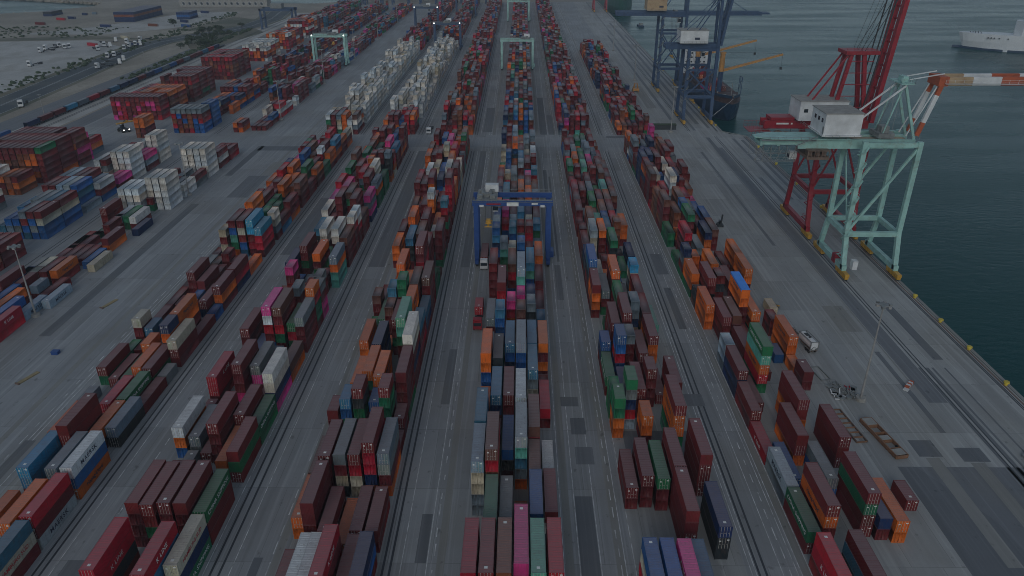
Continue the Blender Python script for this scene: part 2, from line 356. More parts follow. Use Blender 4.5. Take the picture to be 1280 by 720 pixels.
sheet('scrub_ground',[(-360,765),(-430,790),(-520,770),(-600,770),(-680,830),(-800,820),(-640,700),(-560,745),(-420,765)],.016,'scrub')
sheet('scrub_ground',[(-600,880),(-640,935),(-900,930),(-900,840),(-700,830)],.016,'scrub')
sheet('scrub_ground',[(-300,700),(-285,700),(-270,820),(-290,850),(-330,760)],.016,'scrub')
sheet('scrub_ground',[(-360,830),(-310,835),(-315,930),(-350,960)],.018,'scrub')
# shoreline rocks
sh=MB()
for i in range(len(land)):
    a,b_=Vector(land[i]),Vector(land[(i+1)%len(land)])
    if a.x>-250 and b_.x>-250: continue
    if a.y<700 or b_.y<700: continue
    n=int((b_-a).length/6)
    for k in range(n):
        p=a.lerp(b_,k/n); sh.blob((p.x+R.uniform(-3,3),p.y+R.uniform(-3,3),-1.5),(R.uniform(2,4),R.uniform(2,4),R.uniform(1,2.4)),5,3,.3)
stuff(sh.build('shore_rocks',M['earth']),'brown rocks and earth bank along the shore of the inlet','rocks')
# ------------------------------------------------------------------ containers
PAL=dict(m=(.15,.02,.024),d=(.15,.06,.045),r=(.40,.013,.03),o=(.62,.13,.018),b=(.018,.10,.30),n=(.012,.032,.10),t=(.04,.16,.27),s=(.15,.19,.22),g=(.018,.155,.07),
 w=(.62,.61,.58),p=(.62,.05,.25),a=(.1,.34,.27),y=(.46,.41,.31),k=(.028,.036,.042),h=(.27,.35,.42),c=(.04,.27,.45),u=(.22,.07,.035))
CNAME=dict(m='maroon',d='brown',r='crimson',o='orange',b='blue',n='navy',t='teal blue',s='slate grey',g='green',w='white',p='magenta',a='mint green',y='cream',k='charcoal',h='pale blue-grey',c='sky blue',u='rust brown')
TIER=2.7; CH=2.68; CW=2.438
BL={'B1':(-106.1,2.92,6),'B2':(-74.7,2.92,6),'B3':(-42.7,2.9,6),'B4':(-9.1,2.81,6),'B5':(21.4,2.98,6),'B6':(53.3,2.93,7),'LC':(-159.1,2.9,6),'LB':(-191.4,2.9,6),'LA':(-239.6,2.9,10)}
BNAME={'B1':'west inner block','B2':'block with pink stacks','B3':'left-of-centre block','B4':'central block','B5':'right-of-centre block','B6':'quayside block','LC':'lamp mast block','LB':'middle western block','LA':'far western block'}
def shell(L,reefer=False):
    b=MB(); W=CW/2; n=int(round(L/.28)); p=(L-.36)/n
    z0,z1=.16,CH-.12
    for sx in (-1,1):
        ys=[]; x_out=sx*(W-.02); x_in=sx*(W-.065)
        for i in range(n):
            y=.18+i*p
            ys+=[(x_out,y),(x_out,y+p*.3),(x_in,y+p*.5),(x_in,y+p*.8)]
        ys.append((x_out,L-.18)); k=len(b.v)
        for x,y in ys: b.v+=[(x,y,z0),(x,y,z1)]
        for i in range(len(ys)-1):
            q=(k+2*i,k+2*i+2,k+2*i+3,k+2*i+1)
            b.f.append(q if sx<0 else q[::-1]); b.mi.append(0)
    # roof corrugation
    zt=CH-.03; m=n//2; pr_=(L-.36)/m; k=len(b.v); pts=[]
    for i in range(m):
        y=.18+i*pr_; pts+=[(y,zt),(y+pr_*.45,zt),(y+pr_*.5,zt-.025),(y+pr_*.95,zt-.025)]
    pts.append((L-.18,zt))
    for y,z in pts: b.v+=[(-W+.08,y,z),(W-.08,y,z)]
    for i in range(len(pts)-1): b.f.append((k+2*i,k+2*i+1,k+2*i+3,k+2*i+2)); b.mi.append(0)
    # blank end (far end) corrugated upright ribs, floor
    b.box(-W+.1,L-.12,.16,W-.1,L-.06,CH-.1)
    for i in range(8): b.box(-W+.2+i*.27,L-.06,.2,-W+.33+i*.27,L-.02,CH-.16)
    b.box(-W+.05,.1,.1,W-.05,L-.1,.18)
    if not reefer: pass
    return b
def frame(L):
    b=MB(); W=CW/2
    for x in (-W,W-.16):
        for y in (0,L-.16): b.box(x,y,0,x+.16,y+.16,CH)
        b.box(x+.01,.16,0,x+.12,L-.16,.16); b.box(x+.01,.16,CH-.12,x+.1,L-.16,CH-.005)
    for y in (0.01,L-.15):
        b.box(-W+.16,y,0,W-.16,y+.12,.17); b.box(-W+.16,y,CH-.13,W-.16,y+.12,CH-.006)
    return b
def door(sx):
    b=MB(); W=CW/2; x0,x1=(-W+.17,-.012) if sx<0 else (.012,W-.17)
    b.box(x0,.07,.18,x1,.12,CH-.14)
    for z in (.3,.85,1.4,1.95): b.box(x0+.04,.045,z,x1-.04,.07,z+.32)
    return b
def bars(sx):
    b=MB(); W=CW/2
    for x in ((-W+.42,-.26) if sx<0 else (.26,W-.42)):
        b.box(x-.028,-.0,.1,x+.028,.05,CH-.06); b.box(x-.02,-.02,1.0,x+.3*(1 if sx<0 else -1),.0,1.06) if True else None
        for z in (.16,CH-.22): b.box(x-.06,-.01,z,x+.06,.05,z+.1)
    return b
PM=M['paint_info']
MESH={}
for L in (12.2,6.1,13.7):
    MESH[L]=dict(body=shell(L).mesh('container_body',PM),frame=frame(L).mesh('container_frame',PM))
MESH['d']=[door(-1).mesh('container_door',PM),door(1).mesh('container_door',PM)]
MESH['b']=[bars(-1).mesh('locking_bars',M['steel_bar']),bars(1).mesh('locking_bars',M['steel_bar'])]
pl=MB(); pl.box(-.85,-.012,1.75,-.5,.04,2.0); MESH['pl']=pl.mesh('placard',M['white_text'])
pl=MB(); pl.box(.5,-.012,2.05,.95,.04,2.28); MESH['pl2']=pl.mesh('placard',M['white_text'])
pl=MB(); pl.box(-.3,.9,CH-.026,.25,1.4,CH-.012); MESH['rm']=pl.mesh('roof_marking',M['white_text'])
_txt={}
def text_mesh(s,size,m,squash=1.0,space=1.0,align='LEFT'):
    k=(s,size,m,squash,space)
    if k in _txt: return _txt[k]
    cu=bpy.data.curves.new('lettering','FONT'); cu.body=s; cu.size=size; cu.space_character=space; cu.extrude=0.008; cu.offset=.012; cu.resolution_u=2; cu.align_x='CENTER'; cu.align_y='CENTER'
    ob=bpy.data.objects.new('tmp',cu); C.objects.link(ob); bpy.context.view_layer.update()
    me=bpy.data.meshes.new_from_object(ob.evaluated_get(bpy.context.evaluated_depsgraph_get())); bpy.data.objects.remove(ob)
    for v in me.vertices: v.co.x*=squash
    me.materials.clear(); me.materials.append(M[m]); _txt[k]=me; return me
def put_text(parent,me,loc,side):
    o=bpy.data.objects.new('lettering',me); C.objects.link(o); o.parent=parent; o.location=loc
    if side=='R': o.matrix_local=Matrix.Translation(loc)@Matrix.Rotation(math.pi/2,4,'Z')@Matrix.Rotation(math.pi/2,4,'X')
    elif side=='L': o.matrix_local=Matrix.Translation(loc)@Matrix.Rotation(-math.pi/2,4,'Z')@Matrix.Rotation(math.pi/2,4,'X')
    else: o.matrix_local=Matrix.Translation(loc)@Matrix.Rotation(math.pi/2,4,'X')
    return o
def link(name,me,parent,col):
    o=bpy.data.objects.new(name,me); C.objects.link(o); o.parent=parent; o.color=(*col,1); return o
def jcol(ch,rr):
    c=PAL[ch]; v=rr.uniform(.8,1.22); h=rr.uniform(-.12,.12)
    return (min(1,c[0]*v*(1+h)),min(1,c[1]*v),min(1,c[2]*v*(1-h)))
TXT={'h':('MAERSK','dark_text',1.5,1.0,1.15),'o':('Hapag-Lloyd','dark_text',1.25,1,1.0),'g':('CHINA SHIPPING','white_text',1.25,1.0,1.1),'p':('ONE','white_text',1.9,1,1.2),'y':('HAMBURG SÜD','red_text',1.15,1.0,1.0),'r':('K LINE','white_text',1.3,1,1.1)}
def make_container(s,ind,label):
    bx,L,ch,X,Y,z=s['b'],s['L'],s['ch'],s['X'],s['Y'],s['z']; rr=random.Random(int(X*13+Y*7+z*3))
    col=jcol(ch,rr); LK=12.2 if abs(L-12.2)<.5 else (6.1 if L<7 else 13.7)
    e=empty('shipping_container',(X+CW/2,Y,z),label,'container','shipping containers stacked in the yard')
    flip=rr.random()<.3
    if flip: e.rotation_euler=(0,0,math.pi); e.location=(X+CW/2,Y+LK,z)
    link('body',MESH[LK]['body'],e,col); link('frame',MESH[LK]['frame'],e,tuple(c*.92 for c in col))
    for i in (0,1):
        d=link('door',MESH['d'][i],e,tuple(c*rr.uniform(.9,1.08) for c in col)); link('locking_bars',MESH['b'][i],d,col)
    if not flip and rr.random()<.75: link('placard',MESH['pl'],e,col); link('placard',MESH['pl2'],e,col)
    if rr.random()<.4: link('roof_marking',MESH['rm'],e,col)
    if ch=='w' and X<-80 and Y<150: s['txt']=TXT['h']
    if LK>10 and Y<215 and (ch in TXT or s.get('txt')) and (rr.random()<(1 if ch in 'hpow' else .6)) or s.get('txt'):
        t,m_,sz,sq,sp=s.get('txt') or TXT[ch]
        me=text_mesh(t,sz,m_,sq,sp)
        right=(X<8)!=flip
        xx=CW/2+.006 if right else -CW/2-.006
        put_text(e,me,Vector((xx,LK*.5,CH*.5)),'R' if right else 'L')
    return e
BLOCKS=['B1','B2','B3','B4','B5','B6','LC','LB','LA']; KEYS='mdrobntsgwpaykhcu'
# each stack: block, row from left, distance along the lane, length, then paint numbers from the top down
DATA=[
(0,0,157.4,12.2,0,8),(0,0,177.5,6.1,12,0,0),(0,0,234.2,6.1,0),(0,0,297.4,12.2,3,3,0),(0,0,309.9,12.2,0,0,0),(0,1,156.4,12.2,0),(0,1,170.3,6.1,0),(0,1,177.5,6.1,6,5),
(0,1,207.6,12.2,0,0,0),(0,1,236.2,6.1,12,0,12,0),(0,1,263.0,12.2,3,3,0,0),(0,1,279.0,12.2,0,0,0),(0,1,341.9,6.1,0,0,0,0),(0,2,116.0,12.2,15,6,0),(0,2,143.6,12.2,5),
(0,2,156.5,12.2,8),(0,2,169.0,6.1,3,0),(0,2,207.0,12.2,0,0),(0,2,228.1,6.1,0,0),(0,2,238.1,12.2,0,4,11,8,3),(0,2,256.9,12.2,3,3,0,0,0),(0,2,269.7,12.2,0,0,0,8),
(0,2,309.3,12.2,3,3,0,0),(0,3,126.2,12.2,0,0,0,8),(0,3,141.7,12.2,2,8),(0,3,157.5,12.2,3,3),(0,3,182.9,12.2,0,0),(0,3,238.1,12.2,0,12,0,4,6),(0,3,285.0,12.2,3,3,7,7),
(0,3,366.4,12.2,2,2,0,0),(0,4,100.7,12.2,3,3,6),(0,4,115.8,12.2,7,0,0),(0,4,131.2,12.2,3,0),(0,4,143.7,12.2,8,0),(0,4,156.9,12.2,0,8),(0,4,169.4,6.1,5,3,13,0),
(0,4,175.9,12.2,3,3,0,0),(0,4,193.5,12.2,0,5),(0,4,238.8,12.2,15,15,0,2,0),(0,4,254.5,6.1,8,6,0,3),(0,4,278.1,12.2,0,0),(0,4,309.3,12.2,8,8,8,0),(0,4,337.4,6.1,9,2,2,0),
(0,4,343.9,12.2,0,0,0,1),(0,5,102.5,12.2,2,0,14),(0,5,116.0,12.2,9,4,3),(0,5,132.7,12.2,7,13),(0,5,145.2,12.2,0),(0,5,166.1,12.2,12,0,0),(0,5,178.6,12.2,0),
(0,5,191.2,6.1,4),(0,5,197.6,12.2,0,3,0),(0,5,210.2,12.2,0,2,5),(0,5,222.7,12.2,3),(0,5,237.6,12.2,15,2,2,0),(0,5,253.2,6.1,9,12,7,0),(0,5,259.7,12.2,0,6),
(0,5,272.2,12.2,0,0,3),(0,5,287.6,12.2,1,1,0,0),(0,5,300.2,12.2,0,0),(0,5,314.2,12.2,3,1,0),(0,5,326.8,12.2,8,8),(0,5,339.3,12.2,3,3,0),(0,5,351.9,12.2,6,5,3,0),
(0,5,364.4,12.2,3,0,0),(0,5,377.0,12.2,12,0,3),(1,0,129.3,12.2,9,3,4),(1,0,149.0,12.2,2,2,0),(1,0,172.6,12.2,0,0,0),(1,0,215.5,12.2,5,0,0),(1,0,250.9,12.2,6,13),
(1,0,263.5,12.2,9,0,0),(1,0,276.0,12.2,10,0,0),(1,0,340.5,12.2,3,0,0),(1,1,87.7,12.2,2,2,13,0),(1,1,103.4,12.2,0,0,0,0),(1,1,129.8,12.2,7,7),(1,1,205.9,6.1,10,0,0,0),
(1,1,222.8,12.2,0,0,8,0),(1,1,305.0,12.2,0,0,0),(1,2,102.9,12.2,0,0,8,0),(1,2,127.5,12.2,0),(1,2,150.5,12.2,0,0,0,10),(1,2,174.7,12.2,10,9,2,0,4),
(1,2,237.5,12.2,9,9,0,0),(1,2,263.1,12.2,0,0,0,0,0),(1,2,275.7,12.2,10,0,0,10,0),(1,2,301.7,12.2,0,0,0,0,0),(1,2,347.3,12.2,8,0,0),(1,2,378.2,12.2,0,0),
(1,3,103.4,12.2,0,0,0,0),(1,3,127.2,12.2,0,0,0,0),(1,3,154.2,12.2,7,10,0),(1,3,174.5,12.2,1,0,2,8,0),(1,3,191.6,6.1,7,0,0,0),(1,3,216.2,12.2,3,0,8,13),
(1,3,312.5,6.1,3,0,16,16,0),(1,3,320.7,6.1,0,0,0,0,0),(1,3,352.0,12.2,0,0,0),(1,3,388.4,6.1,14),(1,4,86.8,12.2,2,6,7,0),(1,4,103.4,12.2,0,0,0,0),(1,4,121.7,12.2,3,0),
(1,4,134.2,12.2,0,0,0),(1,4,175.7,12.2,8,2,8),(1,4,205.1,6.1,7,0,0),(1,4,230.8,12.2,9,9,0,0,0),(1,4,261.0,12.2,0,0,0,0,0),(1,4,287.3,12.2,0,0,8,2,0),
(1,4,301.8,12.2,9,12,0,0,0),(1,4,321.8,6.1,0,0,13,0,0),(1,5,91.4,12.2,12,5,8),(1,5,104.0,12.2,8,0,0),(1,5,121.4,12.2,0,8,0),(1,5,133.9,12.2,8,8),
(1,5,146.5,12.2,9,9,5,10),(1,5,173.8,12.2,7,0,0,0),(1,5,186.3,6.1,3,2,8,8,0),(1,5,192.8,6.1,7,0,10,10),(1,5,213.9,12.2,7,3,11,11),(1,5,229.5,12.2,1,0,0,0),
(1,5,242.0,6.1,9,2,0,0,0),(1,5,248.5,6.1,9,9,2,0,0),(1,5,255.2,12.2,1,0,0),(1,5,271.7,12.2,10,7,10,5),(1,5,287.9,12.2,7,3,8,8),(1,5,303.3,12.2,8,8,8),
(1,5,321.8,6.1,7,13,13,0,3),(1,5,331.2,6.1,0,2,3,12),(1,5,340.1,12.2,6,0,0,0),(2,0,105.7,12.2,3,3),(2,0,135.9,6.1,0,0,0),(2,0,171.3,12.2,3,3),(2,0,192.3,6.1,1,0,0),
(2,0,229.2,12.2,3,3,0),(2,0,242.7,12.2,0,0,0),(2,0,275.5,12.2,1,0),(2,1,89.8,12.2,9,14),(2,1,103.6,12.2,0,0,0,0),(2,1,117.0,12.2,0,0,0,0),(2,1,136.4,6.1,6,4,8,0),
(2,1,147.1,12.2,3,0,4),(2,1,183.3,12.2,8,0),(2,1,249.3,12.2,3,3,0,0),(2,1,286.4,12.2,0,0,3,0),(2,1,304.4,12.2,9,9,0,0),(2,1,327.6,12.2,0,0,0,0),(2,1,340.3,6.1,0,0,0),
(2,2,87.2,12.2,9,2,0),(2,2,102.2,12.2,0,0),(2,2,117.4,12.2,7,0,12,13),(2,2,136.6,6.1,0,13,8,0,0),(2,2,147.9,12.2,3,8,0,0),(2,2,160.4,12.2,5,5,6,0),
(2,2,180.0,6.1,1,0,0,0),(2,2,186.4,6.1,6,5,5,0,0),(2,2,202.5,12.2,3,3,0,0,0),(2,2,222.8,12.2,6,13,13,0,0),(2,2,286.5,12.2,0,3,3,0,0),(2,2,308.7,12.2,12,9,0,7),
(2,3,86.4,12.2,2,0,0,0),(2,3,101.9,12.2,3),(2,3,117.4,12.2,0,2,12,12),(2,3,139.1,6.1,4,0,0),(2,3,145.5,12.2,3,3,3,0),(2,3,172.9,12.2,0,0,8,0),
(2,3,186.2,6.1,8,8,0,16,0,0),(2,3,192.6,12.2,3,3,0,0),(2,3,226.7,12.2,1,0,0,0,0),(2,3,240.4,12.2,0,0,8,0,0),(2,3,260.4,6.1,9,3,3,0,0,0),(2,3,324.8,6.1,12,12,5,5,3,0),
(2,4,89.6,12.2,0,2),(2,4,102.5,12.2,0,0),(2,4,117.8,12.2,0,2,2,5,3),(2,4,137.0,6.1,0,8,8,0,2),(2,4,164.2,12.2,11,11,8,0,0,0),(2,4,176.7,12.2,3,3,1,0,0),
(2,4,189.3,12.2,1,0,0,0,0),(2,4,204.0,12.2,0,0,2,2,0,0,0),(2,4,216.7,12.2,0,0,0,0,0),(2,4,242.8,6.1,9,0,0),(2,4,249.2,12.2,3,3,0),(2,4,265.8,12.2,0,0,8,0),
(2,4,300.7,12.2,9,12,0,0,0),(2,4,328.8,12.2,2,2,0,7,0),(2,5,87.5,12.2,5,4,0),(2,5,102.4,12.2,0,0),(2,5,117.7,12.2,7,7,0,3),(2,5,136.8,6.1,0,0),(2,5,143.2,12.2,0,0,0,0,8),
(2,5,155.8,12.2,9,12,0,5,0,0),(2,5,168.3,12.2,6,0,2,0),(2,5,180.9,12.2,6,5,0),(2,5,193.4,12.2,1,0,0,0,0),(2,5,206.0,12.2,8,8),(2,5,229.8,12.2,0,0,0,0,8),
(2,5,251.3,6.1,6,2,0,8,0,0),(2,5,259.5,6.1,0,0),(2,5,269.3,12.2,0,2,2,2,2,1,0),(2,5,284.7,12.2,3,3,3,0),(2,5,299.4,12.2,0,0,0,7,0),(2,5,311.9,12.2,9,12,12,12),
(2,5,337.9,6.1,7,7,11),(2,5,351.4,6.1,8,2,8,8,0),(3,0,85.3,12.2,2,0,0,0,0),(3,0,112.3,12.2,14,12,12,7,7),(3,0,125.3,12.2,6,5,4,0,13),(3,0,151.8,12.2,3,3,4,4,0),
(3,0,179.3,12.2,7,0,2),(3,0,203.5,12.2,0,0,0,0,0),(3,0,232.3,6.1,4,6,5,4,0),(3,0,238.8,6.1,14,6,14,4,5),(3,1,85.4,12.2,0,0,0,1,0),(3,1,99.8,12.2,8,7,0,0),
(3,1,112.6,12.2,1,2,16,8,1,0),(3,1,125.1,12.2,0,8),(3,1,138.3,12.2,6,5,0,0),(3,1,154.1,12.2,13,8,4,0),(3,1,174.1,6.1,6,4,4,5,5),(3,1,190.5,12.2,0,2,2,4,0),
(3,1,226.6,6.1,7,11,8,8),(3,1,250.2,6.1,2,4,0),(3,2,85.4,12.2,16,0,0,0,0),(3,2,102.6,12.2,7,0,13),(3,2,122.6,12.2,4,13,0),(3,2,138.3,12.2,0,0,13,0),
(3,2,161.0,12.2,6,4,5,0),(3,2,184.3,6.1,10,2,3,2),(3,2,203.1,12.2,1,2,0,4,6),(3,2,222.1,6.1,12,1,0,0),(3,2,240.5,6.1,6,4,1,14),(3,3,87.3,13.7,10,2,4,13,0),
(3,3,119.9,12.2,14,11,6,7,3),(3,3,137.5,12.2,9,9,7,0),(3,3,156.5,12.2,14,4,4,6,5),(3,3,179.2,6.1,1,0,0,0),(3,3,188.0,6.1,10,10,0,0),(3,3,194.4,12.2,14,11,6,10,0,0),
(3,3,219.9,6.1,4,4,5,4,6),(3,3,241.5,6.1,0,7,14,0),(3,4,85.4,12.2,11,11,0,8,0),(3,4,101.4,12.2,4,0,6,8),(3,4,114.2,12.2,1,0,0),(3,4,126.8,12.2,1,2,0,0),
(3,4,148.8,12.2,6,7,12,0),(3,4,161.4,12.2,6,7,7,13),(3,4,182.8,6.1,7,13,13,0),(3,4,189.2,6.1,5,4,4,8),(3,4,204.0,12.2,6,11,4,4,5),(3,4,221.8,12.2,0,0,3),
(3,4,234.3,6.1,0,2,2,16,0),(3,4,246.3,6.1,12,0,0,3),(3,5,85.5,12.2,2,0,0,0,0),(3,5,104.8,12.2,0,9,7),(3,5,117.3,12.2,9,9),(3,5,140.8,12.2,2,0),(3,5,161.1,12.2,3,0,3,0),
(3,5,183.7,6.1,6,0),(3,5,190.1,12.2,0,6),(3,5,202.7,12.2,0,2,0),(3,5,215.3,12.2,3,2,2,0),(3,5,243.4,6.1,6,8,14,4),(4,0,83.8,12.2,4,12,2,0),(4,0,114.5,12.2,0,0),
(4,0,137.3,6.1,8,8,3,3),(4,0,144.7,6.1,8,8,8),(4,0,154.2,12.2,8,0),(4,0,166.7,6.1,4,5,0),(4,0,194.5,12.2,0,3,3,0),(4,0,207.0,12.2,4,6,13,0,0),(4,0,219.6,12.2,5,13,0),
(4,0,232.1,12.2,0,0,0),(4,0,257.6,6.1,0,0),(4,1,83.8,12.2,4,5,0,0),(4,1,114.9,12.2,0,0,0),(4,1,140.7,6.1,8,7,5,2,14),(4,1,147.1,12.2,5,5),(4,1,160.7,6.1,4,4,2,4,0),
(4,1,172.1,12.2,0,0,0,0),(4,1,196.4,12.2,7,0,8),(4,1,213.1,12.2,9,9),(4,1,236.9,12.2,14,12,9,9),(4,2,83.6,12.2,10,4,0,0),(4,2,114.1,12.2,8,0,0),(4,2,134.7,6.1,3,3,0),
(4,2,145.0,12.2,0,0,0),(4,2,165.5,6.1,7,0,0,0),(4,2,172.7,12.2,0,0,0,2,0),(4,2,186.0,12.2,8,0,0,0),(4,2,198.5,12.2,3,0,0,13,0),(4,2,211.1,12.2,3),(4,2,223.6,6.1,0,0),
(4,2,237.0,12.2,3,0,0,0),(4,3,86.3,12.2,6,4,0),(4,3,102.3,12.2,0,0,0,0),(4,3,114.8,12.2,0,0,0,0),(4,3,149.4,6.1,0,0,0,0),(4,3,161.1,12.2,0,0,0),
(4,3,179.2,6.1,7,7,5,12,14),(4,3,194.9,12.2,7,0),(4,3,213.9,12.2,4),(4,3,228.2,12.2,8,13,2,0),(4,4,130.9,12.2,0,3,3,8,11),(4,4,165.2,12.2,0,3,3,3),
(4,4,177.7,12.2,0,3,8,0),(4,4,190.3,12.2,0,3,0,8),(4,4,202.8,6.1,15,12,7,7,14),(4,5,101.4,12.2,5,13,13),(4,5,118.2,12.2,0,0,0,0),(4,5,147.9,12.2,0,0,0),
(4,5,180.5,12.2,11,0),(4,5,227.9,12.2,5,6),(4,5,248.9,12.2,3,3,0),(5,0,88.1,12.2,2,2,0),(5,0,103.0,12.2,8,0),(5,0,115.5,12.2,14,7),(5,0,128.2,12.2,2),
(5,0,140.7,12.2,0,0),(5,0,153.3,12.2,0,5,5),(5,0,165.8,6.1,14,14,7),(5,0,187.8,12.2,3,3,3),(5,0,208.2,12.2,3,3,8),(5,0,221.2,6.1,5,7,0,8),(5,0,248.1,12.2,8,8),
(5,0,292.1,12.2,1,0,0,0,0),(5,0,329.9,12.2,0,0,8),(5,0,361.6,12.2,3,0,16,0),(5,1,104.0,12.2,0,3,0,8),(5,1,120.7,12.2,4),(5,1,147.7,12.2,0),(5,1,180.3,12.2,0,0,0),
(5,1,199.8,12.2,0,0,13,7),(5,1,221.5,6.1,3,3,0),(5,1,234.9,12.2,2,0,0,0),(5,1,248.2,6.1,3,0),(5,1,319.4,12.2,5,13,8,8,0),(5,2,88.8,12.2,0,6,13),(5,2,128.1,12.2,0,0,3),
(5,2,155.7,12.2,8,11,3,2,8),(5,2,181.2,12.2,1,0,0),(5,2,201.2,6.1,0,13,0,0),(5,2,209.8,12.2,3,3,0,7),(5,2,228.6,12.2,7,0,7),(5,2,281.1,12.2,9,9,9,14,5,5),
(5,2,316.3,12.2,0,0,0,0,0),(5,3,117.7,12.2,7,4),(5,3,137.2,12.2,0,0,3,3),(5,3,161.2,12.2,0),(5,3,186.4,12.2,3,3,0,0,2),(5,3,204.0,12.2,1),(5,4,107.4,12.2,0,8,0,0),
(5,4,183.5,12.2,3,3,8),(5,4,242.2,12.2,5,3,3),(5,4,300.7,12.2,0,0,0,0),(5,5,106.6,12.2,5,0),(5,5,127.5,12.2,0,0,0),(5,5,169.7,6.1,4),(5,6,105.9,12.2,3,3),
(5,6,169.9,12.2,3,3,3),(5,6,184.3,6.1,0,0),(5,6,212.3,12.2,3,3,0),(5,6,224.8,12.2,3,3,3),(5,6,309.3,12.2,0,0,0),(6,0,200.3,12.2,0,0,0),(6,0,212.8,12.2,7,7),
(6,0,238.9,12.2,0),(6,1,213.3,12.2,12,7),(6,1,251.3,12.2,8),(6,2,190.0,12.2,3,0),(6,2,213.3,12.2,0,7),(6,2,253.7,12.2,0,0),(6,2,284.5,6.1,0,0),(6,3,184.5,12.2,4,5),
(6,3,203.2,6.1,7,0),(6,3,214.1,12.2,3,0),(6,3,283.0,6.1,0,8),(6,4,178.1,12.2,2,2),(6,4,190.6,12.2,14),(6,4,203.2,12.2,0),(6,4,227.1,12.2,4),(6,4,241.0,12.2,0,3),
(6,4,262.0,12.2,9,0),(6,5,198.4,12.2,14),(6,5,224.7,12.2,12),(6,5,256.6,12.2,5),
]
stacks=[['B1',5,89.6,'tym',12.2],['B1',4,76.8,'oom',12.2]]+[[BLOCKS[a[0]],a[1],a[2],''.join(KEYS[k] for k in a[4:]),a[3]] for a in DATA]
# second part: fill the unseen or blurred remainder of each block with random stacks
occ={}
for s in stacks: occ.setdefault((s[0],s[1]),[]).append((s[2],s[2]+s[4],len(s[3])))
MIX='mmmmmmmmmmmmdddoooorrrbbnnttssggwphayku'
def rnd(pal,n): return ''.join(R.choice(pal) for _ in range(n))
def fill(b_,y0,y1,pal,hs,p_empty=.06,cols=None,p20=.18,hcol=None):
    nc=BL[b_][2]
    for c_ in (cols if cols is not None else range(nc)):
        y=y0+R.uniform(0,.6); base=None
        while y+6.1<y1:
            L=6.1 if R.random()<p20 else 12.2
            if y+L>y1: L=6.1
            blk=[o for o in occ.get((b_,c_),[]) if o[0]<y+L+.2 and o[1]>y-.2]
            if blk:
                nxt=max(o[1] for o in blk)+.4
                # try a short box in the free space in front of the blocker
                st=min(o[0] for o in blk)
                if st-y>6.3:
                    n=max(1,R.choice(hs)-1); stacks.append([b_,c_,y,rnd(pal,n),6.1])
                y=nxt; continue
            if R.random()>p_empty:
                n=R.choice(hs); p_=pal
                if R.random()<.35: ch=R.choice(pal); s_=ch*n
                else: s_=rnd(pal,n)
                stacks.append([b_,c_,y,s_,L])
            y+=L+.35
RED='mmmmmmmmmmrrruuddpobgsn'
# hidden ground level behind the near stacks
fill('B4',100,246,'mmmdobtsgk',[1,1,2],.35)
fill('B2',88,262,'mmmdogbks',[1,1,2],.45)
fill('B3',88,262,'mmmdogbks',[1,1,2],.45)
fill('B1',103,250,'mmmdogbks',[1],.6)
fill('B6',150,245,'mmmdogbks',[1,1,2],.5)
fill('B5',150,245,'mmmdogbks',[1,1,2],.45,cols=[1,2,3,4])
# mid range up to the first cross aisle
fill('B4',246,379,MIX+'tttbbnhhss',[2,3,4,4,5],.03,p20=.45)
fill('B3',262,379,RED+'ooss',[2,3,4,4,5],.08)
fill('B2',255,379,RED+'oogs',[2,3,4,4,5],.08)
fill('B1',250,376,RED+'ooogg',[2,3,3,4],.12)
fill('B5',245,379,RED+'mmsgath',[2,3,3,4],.1)
fill('B6',245,378,RED+'mmsnnw',[2,3,4,5],.1,cols=[0,1,2,3,4,5])
# beyond the cross aisle
fill('B1',404,429,'omygsdwm',[3,4,4],0,p20=0); fill('B2',404,429,'mmrrgboo',[3,4,4],0,p20=0)
fill('B1',430,700,'wwwwwwwwwyw',[2,3,4,5],.10,p20=.05); fill('B2',430,730,'wwwwwwwwwyw',[2,3,4,5],.10,p20=.05)
fill('B1',701,786,RED+'ooobn',[3,4,5],.1); fill('B2',731,786,RED+'ooo',[3,4,5],.08)
fill('B3',404,786,RED+'mmrruuoosg',[2,3,4,5],.06,p20=.3)
fill('B4',404,560,MIX+'bbttnn',[3,4,4,5],.03,p20=.4); fill('B4',560,786,MIX+'mmrr',[3,4,5],.05,p20=.4)
fill('B5',404,786,RED+'mmmsgab',[2,3,4],.08,p20=.3); fill('B6',404,700,RED+'mmnngo',[2,3,4],.1,p20=.3,cols=[0,1,2,3,4,5])
for b_ in ('B1','B2','B3','B4','B5'): fill(b_,800,1140,RED+'mmrrdds',[2,3,4],.1,p20=.3)
# western blocks
def mass(b_,cols,y0,y1,n,pal,ptop=.0,L=12.2,pe=0,tops=None):
    for c_ in cols:
        y=y0
        while y+L<=y1+.3:
            if R.random()>=pe:
                k=n if R.random()>ptop else n-1
                if k>0: stacks.append([b_,c_,y,(tops if tops else '')[:k]+rnd(pal,k-len((tops or '')[:k])),L])
            y+=L+.5
mass('LC',range(3,6),285,298,5,'w'); mass('LC',range(0,3),279,291,4,'w'); mass('LC',[0],264,277,3,'wm')
mass('LC',range(0,3),148,176,3,'rmo'); mass('LC',range(2,6),327,340,5,'w'); mass('LC',[5],341,354,3,'mw'); mass('LC',[2,3,4],341,354,2,'rwn'); mass('LC',[3,4,5],355,368,2,'mrm',pe=.2)
mass('LC',[0,1,2,3],230,262,1,'mmgm',pe=.4); mass('LC',[0,1],180,226,2,'mosb',pe=.2)
mass('LB',range(3,6),177,250,3,'mmmu'); mass('LB',[0,1,2],190,250,3,'mbth')
mass('LB',[5],253,279,4,'b',tops='my'); mass('LB',range(1,5),253,279,4,'ttmsb',.2); mass('LB',[0],253,290,3,'ht',.3)
